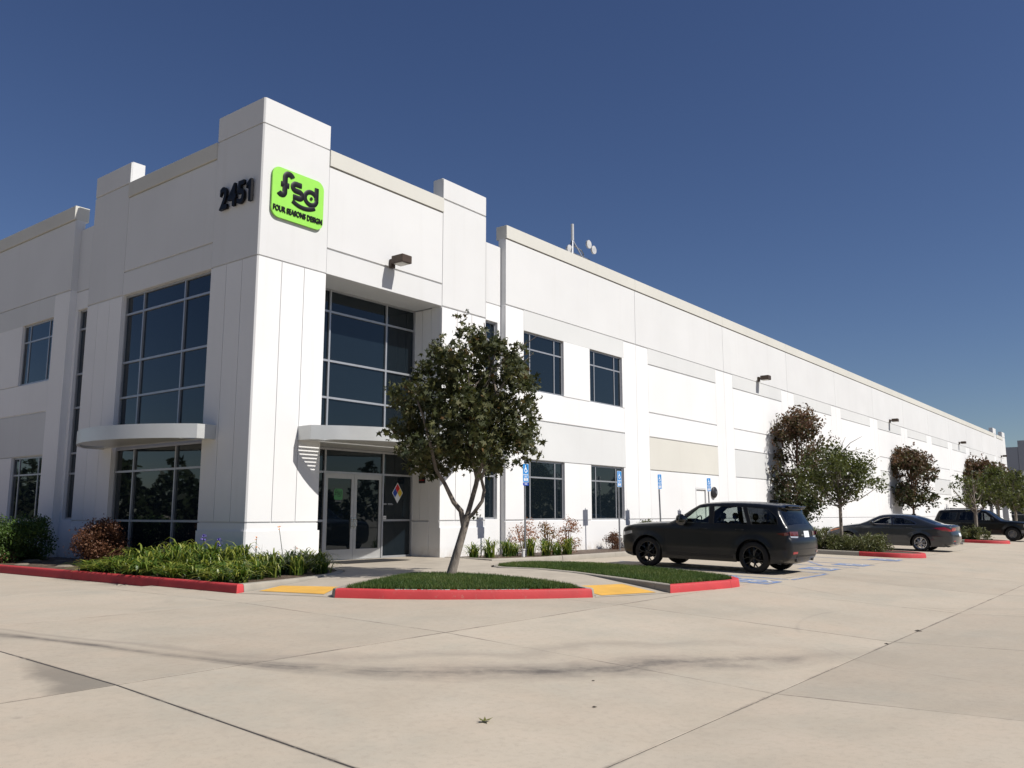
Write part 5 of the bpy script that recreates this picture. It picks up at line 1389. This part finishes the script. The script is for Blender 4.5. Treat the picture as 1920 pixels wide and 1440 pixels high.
    # mirrors
    ms, mz = spec['mirror']; MS = spec.get('mscale', 1.15)
    for sd_ in (-1, 1):
        xx = half(ms, mz); mb = MB()
        rings = []
        for k_, (dx_, sc) in enumerate(((0, .35), (.05, .35), (.09, .9), (.21, 1.0), (.25, .7))):
            for a in range(0, 360, 36): rings.append((sd_ * (xx + dx_), SY(ms) + .075 * MS * sc * math.cos(R(a)), mz + .02 + .075 * MS * sc * math.sin(R(a))))
        mb.add(rings, [(k_ * 10 + i, k_ * 10 + (i + 1) % 10, (k_ + 1) * 10 + (i + 1) % 10, (k_ + 1) * 10 + i) for k_ in range(4) for i in range(10)] + [tuple(40 + i for i in range(10))])
        mo = mb.build('wing_mirror', spec.get('mirror_mat', spec['paint']), root, 50)
    # wheels
    for cs in spec['wheels']:
        for sd_ in (-1, 1):
            wo = W0 - .03; cx_ = sd_ * (wo - .11); c_ = (cx_, SY(cs), wr)
            ty = MB(); rr = wr; ri = spec['rim_r']
            ty.lathe([(-.115, ri), (-.12, rr - .05), (-.10, rr - .012), (-.05, rr), (.05, rr), (.10, rr - .012), (.12, rr - .05), (.115, ri), (.09, ri - .01), (-.09, ri - .01), (-.115, ri)], 36, 'x', (0, 0, 0))
            wroot = ty.build('wheel', 'rubber', root, 35); wroot.location = c_
            rim = MB(); f_ = sd_
            rim.lathe([(f_ * .112, ri + .004), (f_ * .10, ri - .022), (f_ * .03, ri - .035), (-f_ * .08, ri - .03)], 32)
            ns = spec['spokes']
            for k_ in range(ns):
                for dd in ((-.09, .09) if spec.get('split', True) else (0,)):
                    a0 = 2 * math.pi * k_ / ns; a1 = a0 + dd * 2.2
                    p0 = (f_ * .085, .05 * math.cos(a0), .05 * math.sin(a0)); p1 = (f_ * .10, ri * .6 * math.cos(a0 + dd * .6), ri * .6 * math.sin(a0 + dd * .6)); p2 = (f_ * .088, (ri - .02) * math.cos(a1), (ri - .02) * math.sin(a1))
                    rim.tube([p0, p1, p2], [.026, .019, .017], 6)
            rim.lathe([(f_ * .07, .075), (f_ * .10, .065), (f_ * .105, .0)], 16)
            rim.build('rim', spec['rim'], wroot, 40)
            dk = MB(); dk.lathe([(f_ * .02, 0), (f_ * .02, .15), (f_ * .0, .155), (f_ * .0, 0)], 24); dk.build('brake_disc', 'galvanized' if spec['rim'] != 'rim_black' else 'dark_metal', wroot, 40)
            # arch liner
            li = MB(); Rr = ar + .012; prof = [(a, (Rr * math.cos(R(a)), Rr * math.sin(R(a)))) for a in range(-10, 191, 10)]
            xo = sd_ * (W0 - .075); xi = sd_ * (W0 - .42)
            vv = [(xo, SY(cs) + p[0], wr + p[1]) for _, p in prof] + [(xi, SY(cs) + p[0], wr + p[1]) for _, p in prof]; q = len(prof)
            li.add(vv, [(i, i + 1, q + i + 1, q + i) for i in range(q - 1)] + [tuple(range(q, 2 * q))]); li.build('wheel_arch', 'trim_black', root)
    # underbody, floor, interior
    MB().box(-W0 + .35, W0 - .35, -L / 2 + .35, L / 2 - .35, zs_ - .01, zs_ + .25, .03).build('underbody', 'trim_black', root)
    MB().box(-W0 + .07, W0 - .07, SY(arches[0] - ar - .05), SY(arches[1] + ar + .05), zs_ + .02, zs_ + .12, .02).build('floor_pan', 'trim_black', root)
    MB().box(-W0 + .24, W0 - .24, -L / 2 + .5, L / 2 - .9, zs_ + .26, zb - .16, .02).build('cabin_tub', 'seat_dark', root)
    seatm = spec.get('seat', 'seat_dark')
    for (ss, xx, hh) in spec['seats']:
        for sd_ in (-1, 1):
            sb = MB(); y_ = SY(ss)
            sb.box(sd_ * xx - .22, sd_ * xx + .22, y_ - .10, y_ + .06, zb - .3, hh - .18, .04); sb.box(sd_ * xx - .11, sd_ * xx + .11, y_ - .10, y_ - .01, hh - .14, hh + .03, .03); sb.tube([(sd_ * xx, y_ - .05, hh - .2), (sd_ * xx, y_ - .05, hh - .1)], .02, 5)
            sb.build('seat', seatm, root, 50)
    dsh = MB(); dsh.box(-W0 + .18, W0 - .18, SY(spec['dash'] + .25), SY(spec['dash'] - .35), zb - .3, zb + .01, .04); dsh.build('dashboard', 'seat_dark', root)
    sw = MB(); cs_ = (-.37 * spec.get('drv', 1), SY(spec['dash'] + .33), zb + .03)
    sw.tube([(cs_[0] + .18 * math.cos(a), cs_[1] - .07 * math.sin(a), cs_[2] + .17 * math.sin(a)) for a in np.linspace(0, 2 * math.pi, 22)], .016, 6, False); sw.tube([(cs_[0] - .17, cs_[1], cs_[2]), (cs_[0] + .17, cs_[1], cs_[2])], .02, 5); sw.build('steering_wheel', 'trim_black', root)
    # rear face helper: given lateral fraction x and height z, point on rear surface
    def face_pt(x, z, end, off):
        best = None
        for i in range(len(sil) - 1):
            if end == 'r' and sil[i][0] < L * .6 or end == 'f' and sil[i][0] > L * .4: continue
            z0, z1 = sil[i][1], sil[i + 1][1]
            if (z0 - z) * (z1 - z) <= 0 and abs(z1 - z0) > 1e-6:
                t = (z - z0) / (z1 - z0); s = sil[i][0] + t * (sil[i + 1][0] - sil[i][0]); w = half(s, z, 0.0); n_ = nrm(i); k_ = bulge(i) * (1 - min(1, abs(x / w)) ** 2.4)
                cand = (s + n_[0] * (k_ + off), z + n_[1] * k_ * .0, w)
                if best is None or (cand[0] > best[0] if end == 'r' else cand[0] < best[0]): best = cand
        if best is None: best = (L if end == 'r' else 0, z, W0)
        return (max(-best[2], min(best[2], x)), SY(best[0]), z)
    def face_patch(poly, end, off, mat, nm, parent=root, step=.07):
        P_ = resample(poly, step); bb = [min(p[0] for p in P_), max(p[0] for p in P_), min(p[1] for p in P_), max(p[1] for p in P_)]
        pin = [(x, z) for x in np.arange(bb[0] + .03, bb[1], step) for z in np.arange(bb[2] + .03, bb[3], step) if inpoly(x, z, P_)]
        V_, F_ = cdt_region(P_, (), (), pin); mb = MB(); mb.add([face_pt(x, z, end, off) for x, z in V_], F_)
        n_ = len(P_); mb.add([face_pt(x, z, end, off) for x, z in P_] + [face_pt(x, z, end, off - .02) for x, z in P_], [(i, (i + 1) % n_, n_ + (i + 1) % n_, n_ + i) for i in range(n_)])
        return mb.build(nm, mat, parent, 40)
    for pl, end, off, mat, nm in spec['face_parts']: face_patch(pl, end, off, mat, nm)
    for a, b, end in spec.get('face_lines', []):
        mb = MB(); mb.tube([face_pt(a[0] + (b[0] - a[0]) * t, a[1] + (b[1] - a[1]) * t, end, .0) for t in np.linspace(0, 1, 14)], .006, 5); mb.build('panel_gap', 'trim_black', root)
    return root, SY, half
# --- black SUV
suv_out = [(.38, .26), (.20, .30), (.12, .40), (.09, .58), (.08, .80), (.10, .95), (.19, 1.03), (.42, 1.085), (.85, 1.125), (1.25, 1.15), (1.60, 1.17), (2.28, 1.63), (2.45, 1.67), (2.85, 1.70), (3.3, 1.71), (3.8, 1.70), (4.25, 1.67), (4.52, 1.635), (4.55, 1.60), (4.42, 1.56), (4.64, 1.19), (4.70, 1.13), (4.72, 1.0), (4.73, .90), (4.79, .84), (4.80, .62), (4.77, .45), (4.68, .33), (4.55, .29)]
def q4(a, b, c, d): return [a, b, c, d]
suv = dict(L=4.87, W=.985, outline=suv_out, belt=1.155, wheels=[.90, 3.83], wr=.385, ar=.445, sill=.25, loc=(21.44, 12.28 - 4.87 / 2, 0), rz=0, round=.075, fin=.13, fend=.55, rin=.08, rend=.40, bt=.045, bf=.085, tumble=.26,
    windows=[[(1.90, 1.175), (2.36, 1.565), (2.66, 1.61), (2.66, 1.18)], [(2.79, 1.18), (2.78, 1.615), (3.54, 1.612), (3.70, 1.185)], [(3.80, 1.185), (3.64, 1.61), (4.18, 1.58), (4.42, 1.38), (4.46, 1.20)]], wglass=[0, 1, 2], glass=['auto_glass_clear', 'auto_glass_mid', 'auto_glass_dark'],
    ws=(1.62, 2.36, 1.18), rw=(4.42, 4.72, 1.2), pillars=[[(2.67, 1.18), (2.67, 1.63), (2.77, 1.635), (2.78, 1.18)], [(3.712, 1.185), (3.552, 1.635), (3.63, 1.633), (3.79, 1.185)]],
    seams=[((1.42, .42), (1.42, 1.06)), ((1.42, 1.06), (1.66, 1.165)), ((1.42, .42), (3.25, .42)), ((2.72, .42), (2.73, 1.17)), ((3.25, .42), (3.38, .75)), ((3.38, .75), (3.70, .98)), ((3.70, .98), (3.74, 1.18)), ((.3, .97), (1.6, 1.10)), ((4.30, .62), (4.80, .66))],
    side_parts=[([(.13, .78), (.45, .86), (.44, .93), (.14, .88)], 'lamp_clear', 'headlight', .004), ([(4.44, .985), (4.76, 1.03), (4.76, .95), (4.60, .94)], 'lamp_dark_red', 'taillight', .006), ([(1.45, .33), (3.3, .33), (3.3, .40), (1.45, .40)], 'trim_black', 'sill_trim', .010),
                ([(1.14, .90), (1.38, .92), (1.36, 1.0), (1.20, .98)], 'trim_black', 'side_vent', .004)],
    handles=[(2.52, 1.045), (3.50, 1.05)], mirror=(1.98, 1.235), mscale=2.0, mirror_mat='car_black_gloss', spokes=7, rim='rim_black', rim_r=.275, rim_split=True, seats=[(2.75, .38, 1.42), (3.62, .38, 1.42)], dash=1.75, paint='car_black_satin',
    face_parts=[([(.50, .935), (.92, .945), (.94, 1.04), (.50, 1.04)], 'r', .012, 'lamp_dark_red', 'taillight'), ([(-.92, .945), (-.50, .935), (-.50, 1.04), (-.94, 1.04)], 'r', .012, 'lamp_dark_red', 'taillight'),
                ([(-.90, .895), (-.52, .885), (-.52, .922), (-.90, .932)], 'r', .014, 'lamp_clear', 'reverse_light'), ([(.52, .885), (.90, .895), (.90, .932), (.52, .922)], 'r', .014, 'lamp_clear', 'reverse_light'),
                ([(-.17, .90), (.17, .90), (.17, 1.05), (-.17, 1.05)], 'r', .02, 'sign_white', 'number_plate'), ([(-.45, .875), (.45, .875), (.45, 1.08), (-.45, 1.08)], 'r', .004, 'trim_black', 'tailgate_recess'),
                ([(-.93, .50), (-.66, .51), (-.66, .56), (-.93, .555)], 'r', .012, 'lamp_red', 'fog_lamp'), ([(.66, .51), (.93, .50), (.93, .555), (.66, .56)], 'r', .012, 'lamp_red', 'fog_lamp'),
                ([(-.6, .34), (.6, .34), (.66, .47), (-.66, .47)], 'r', .010, 'trim_black', 'rear_diffuser')],
    face_lines=[((-.93, .83), (.93, .83), 'r'), ((-.9, .62), (.9, .62), 'r'), ((-.75, 1.17), (.75, 1.17), 'r')])
suv['loc'] = (21.44, 12.28 - 4.87 / 2, gz(0, 8.45) + .0)
c1, SY1, half1 = car('black_suv', 'black five door off roader parked nose to the wall in the accessible bay', 'car', suv)
c1.rotation_euler = (math.atan((gz(0, 11.38) - gz(0, 8.45)) / 2.93), 0, 0); c1.location.z = gz(0, 9.9) + .0
MB().box(-.035, .035, SY1(4.12), SY1(3.9), 1.735, 1.80, .012).build('roof_fin', 'car_black_gloss', c1)
for sd_ in (-1, 1): MB().tube([(sd_ * .55, SY1(4.78), .36), (sd_ * .55, SY1(4.5), .37)], .055, 10).build('tailpipe', 'dark_metal', c1, 40)
text('badge', 'SPORT', .05, 'vinyl_grey', c1, frame((-.32, SY1(4.84), .955), (1, 0, 0), (0, -1, 0)), extrude=.002)
MB().box(-.62, .62, SY1(4.62), SY1(4.42), 1.625, 1.655, .01).build('spoiler', 'car_black_gloss', c1)
# --- grey sedan
sed_out = [(.40, .20), (.14, .24), (.05, .34), (.03, .52), (.07, .66), (.25, .77), (.6, .87), (1.05, .95), (1.52, 1.02), (2.12, 1.34), (2.35, 1.39), (2.75, 1.41), (3.2, 1.39), (3.55, 1.33), (4.28, 1.06), (4.45, 1.03), (4.84, 1.01), (4.87, .97), (4.83, .84), (4.90, .70), (4.90, .45), (4.84, .30), (4.6, .23)]
sedan = dict(L=4.90, W=.935, outline=sed_out, belt=1.0, wheels=[.96, 3.735], wr=.33, ar=.385, sill=.20, loc=(37.8, 12.06 - 2.46, gz(0, 8.4)), rz=0, round=.08, fin=.24, rin=.14, rend=.6, bt=.05, bf=.10, tumble=.42,
    windows=[[(1.88, 1.035), (2.15, 1.21), (2.42, 1.295), (2.64, 1.315), (2.68, 1.035)], [(2.75, 1.035), (2.72, 1.315), (3.05, 1.30), (3.38, 1.21), (3.60, 1.09), (3.56, 1.04)]], wglass=[1, 2], glass=['auto_glass_clear', 'auto_glass_mid', 'auto_glass_dark'], ws=(1.55, 2.14, 1.03), rw=(3.57, 4.27, 1.07), trim='chrome',
    pillars=[[(2.685, 1.04), (2.65, 1.315), (2.71, 1.317), (2.745, 1.04)]], seams=[((1.5, .32), (1.48, .95)), ((1.5, .32), (3.25, .30)), ((2.70, .31), (2.71, 1.02)), ((3.25, .30), (3.42, .66)), ((3.42, .66), (3.62, 1.03)), ((.35, .80), (1.5, .95)), ((4.15, .62), (4.85, .60))],
    side_parts=[([(.22, .66), (.72, .80), (.62, .83), (.25, .75)], 'lamp_amber', 'headlight', .004), ([(4.22, .93), (4.62, .97), (4.84, .88), (4.84, .80), (4.55, .83)], 'lamp_red', 'taillight', .006)],
    handles=[(2.5, .90), (3.35, .91)], handle_mat='car_grey', mirror=(1.98, 1.05), spokes=7, rim='rim_silver', rim_r=.235, seats=[(2.75, .37, 1.2), (3.6, .37, 1.18)], dash=1.75, paint='car_grey', seat='seat_light',
    face_parts=[([(-.86, .80), (-.40, .84), (-.40, .93), (-.86, .95)], 'r', .010, 'lamp_red', 'taillight'), ([(.40, .84), (.86, .80), (.86, .95), (.40, .93)], 'r', .010, 'lamp_red', 'taillight'), ([(-.6, .3), (.6, .3), (.62, .40), (-.62, .40)], 'r', .008, 'trim_black', 'bumper_grille'),
                ([(-.17, .62), (.17, .62), (.17, .77), (-.17, .77)], 'r', .012, 'sign_white', 'number_plate'), ([(-.85, .42), (-.55, .42), (-.55, .46), (-.85, .46)], 'r', .012, 'lamp_red', 'reflector')],
    face_lines=[((-.85, .60), (.85, .60), 'r')])
c2, SY2, h2 = car('grey_sedan', 'dark grey four door saloon parked nose to the wall behind the planted island', 'car', sedan)
c2.rotation_euler = (math.atan((gz(0, 11.1) - gz(0, 8.33)) / 2.775), 0, 0); c2.location.z = gz(0, 9.6) - .005
for sd_ in (-1, 1): MB().tube([(sd_ * .6, SY2(4.98), .31), (sd_ * .6, SY2(4.7), .32)], .045, 10).build('tailpipe', 'chrome', c2, 40)
MB().box(-.03, .03, SY2(3.42), SY2(3.25), 1.42, 1.46, .01).build('roof_fin', 'trim_black', c2)
# --- old black wagon, nose towards the yard
wag_out = [(.30, .34), (.08, .38), (.03, .50), (.03, .72), (.06, .90), (.22, .98), (.7, 1.03), (1.25, 1.07), (1.42, 1.09), (2.02, 1.60), (2.2, 1.655), (2.6, 1.69), (3.4, 1.70), (4.1, 1.69), (4.42, 1.66), (4.52, 1.60), (4.76, 1.08), (4.80, .98), (4.82, .70), (4.86, .62), (4.86, .42), (4.7, .34)]
wag = dict(L=4.88, W=.925, outline=wag_out, belt=1.08, wheels=[.86, 3.66], wr=.37, ar=.43, sill=.34, loc=(54.95, 6.62 + 2.44, .08), rz=math.pi, round=.06, fin=.13, rin=.10, bt=.04, bf=.09, tumble=.27,
    windows=[[(1.72, 1.10), (2.12, 1.50), (2.55, 1.56), (2.60, 1.10)], [(2.72, 1.10), (2.70, 1.57), (3.35, 1.58), (3.50, 1.10)], [(3.62, 1.11), (3.50, 1.58), (4.30, 1.56), (4.50, 1.12)]], wglass=[1, 2, 2], glass=['auto_glass_clear', 'auto_glass_mid', 'auto_glass_dark'], ws=(1.44, 2.04, 1.1), rw=(4.50, 4.78, 1.1),
    pillars=[], seams=[((1.42, .40), (1.42, 1.02)), ((1.42, .40), (3.1, .40)), ((2.66, .42), (2.66, 1.09)), ((3.1, .42), (3.3, .8)), ((3.3, .8), (3.55, 1.09))],
    side_parts=[([(.06, .74), (.30, .74), (.30, .90), (.08, .90)], 'lamp_clear', 'headlight', .006), ([(4.58, .86), (4.80, .86), (4.78, 1.06), (4.66, 1.06)], 'lamp_red', 'taillight', .006), ([(.02, .42), (.42, .42), (.42, .58), (.03, .60)], 'rim_grey', 'bumper_end', .02)],
    handles=[(2.5, .96), (3.3, .97)], mirror=(1.78, 1.16), spokes=6, rim='rim_grey', rim_r=.21, seats=[(2.65, .36, 1.38), (3.5, .36, 1.36)], dash=1.6, paint='car_black2', drv=1,
    face_parts=[([(-.85, .74), (-.5, .74), (-.5, .90), (-.85, .90)], 'f', -.012, 'lamp_clear', 'headlight'), ([(.5, .74), (.85, .74), (.85, .90), (.5, .90)], 'f', -.012, 'lamp_clear', 'headlight'), ([(-.45, .72), (.45, .72), (.45, .90), (-.45, .90)], 'f', -.01, 'chrome', 'grille'), ([(-.88, .44), (.88, .44), (.88, .58), (-.88, .58)], 'f', -.03, 'rim_grey', 'bumper')])
c3, SY3, h3 = car('black_wagon', 'older black wagon with roof rails parked beyond the grey saloon', 'car', wag)
for sd_ in (-1, 1):
    MB().tube([(sd_ * .62, SY3(2.3), 1.69), (sd_ * .62, SY3(2.4), 1.77), (sd_ * .62, SY3(4.1), 1.77), (sd_ * .62, SY3(4.2), 1.69)], .018, 6).build('roof_rail', 'dark_metal', c3)
for s_ in (2.7, 3.9): MB().tube([(-.62, SY3(s_), 1.79), (.62, SY3(s_), 1.79)], .018, 6).build('cross_bar', 'galvanized', c3)
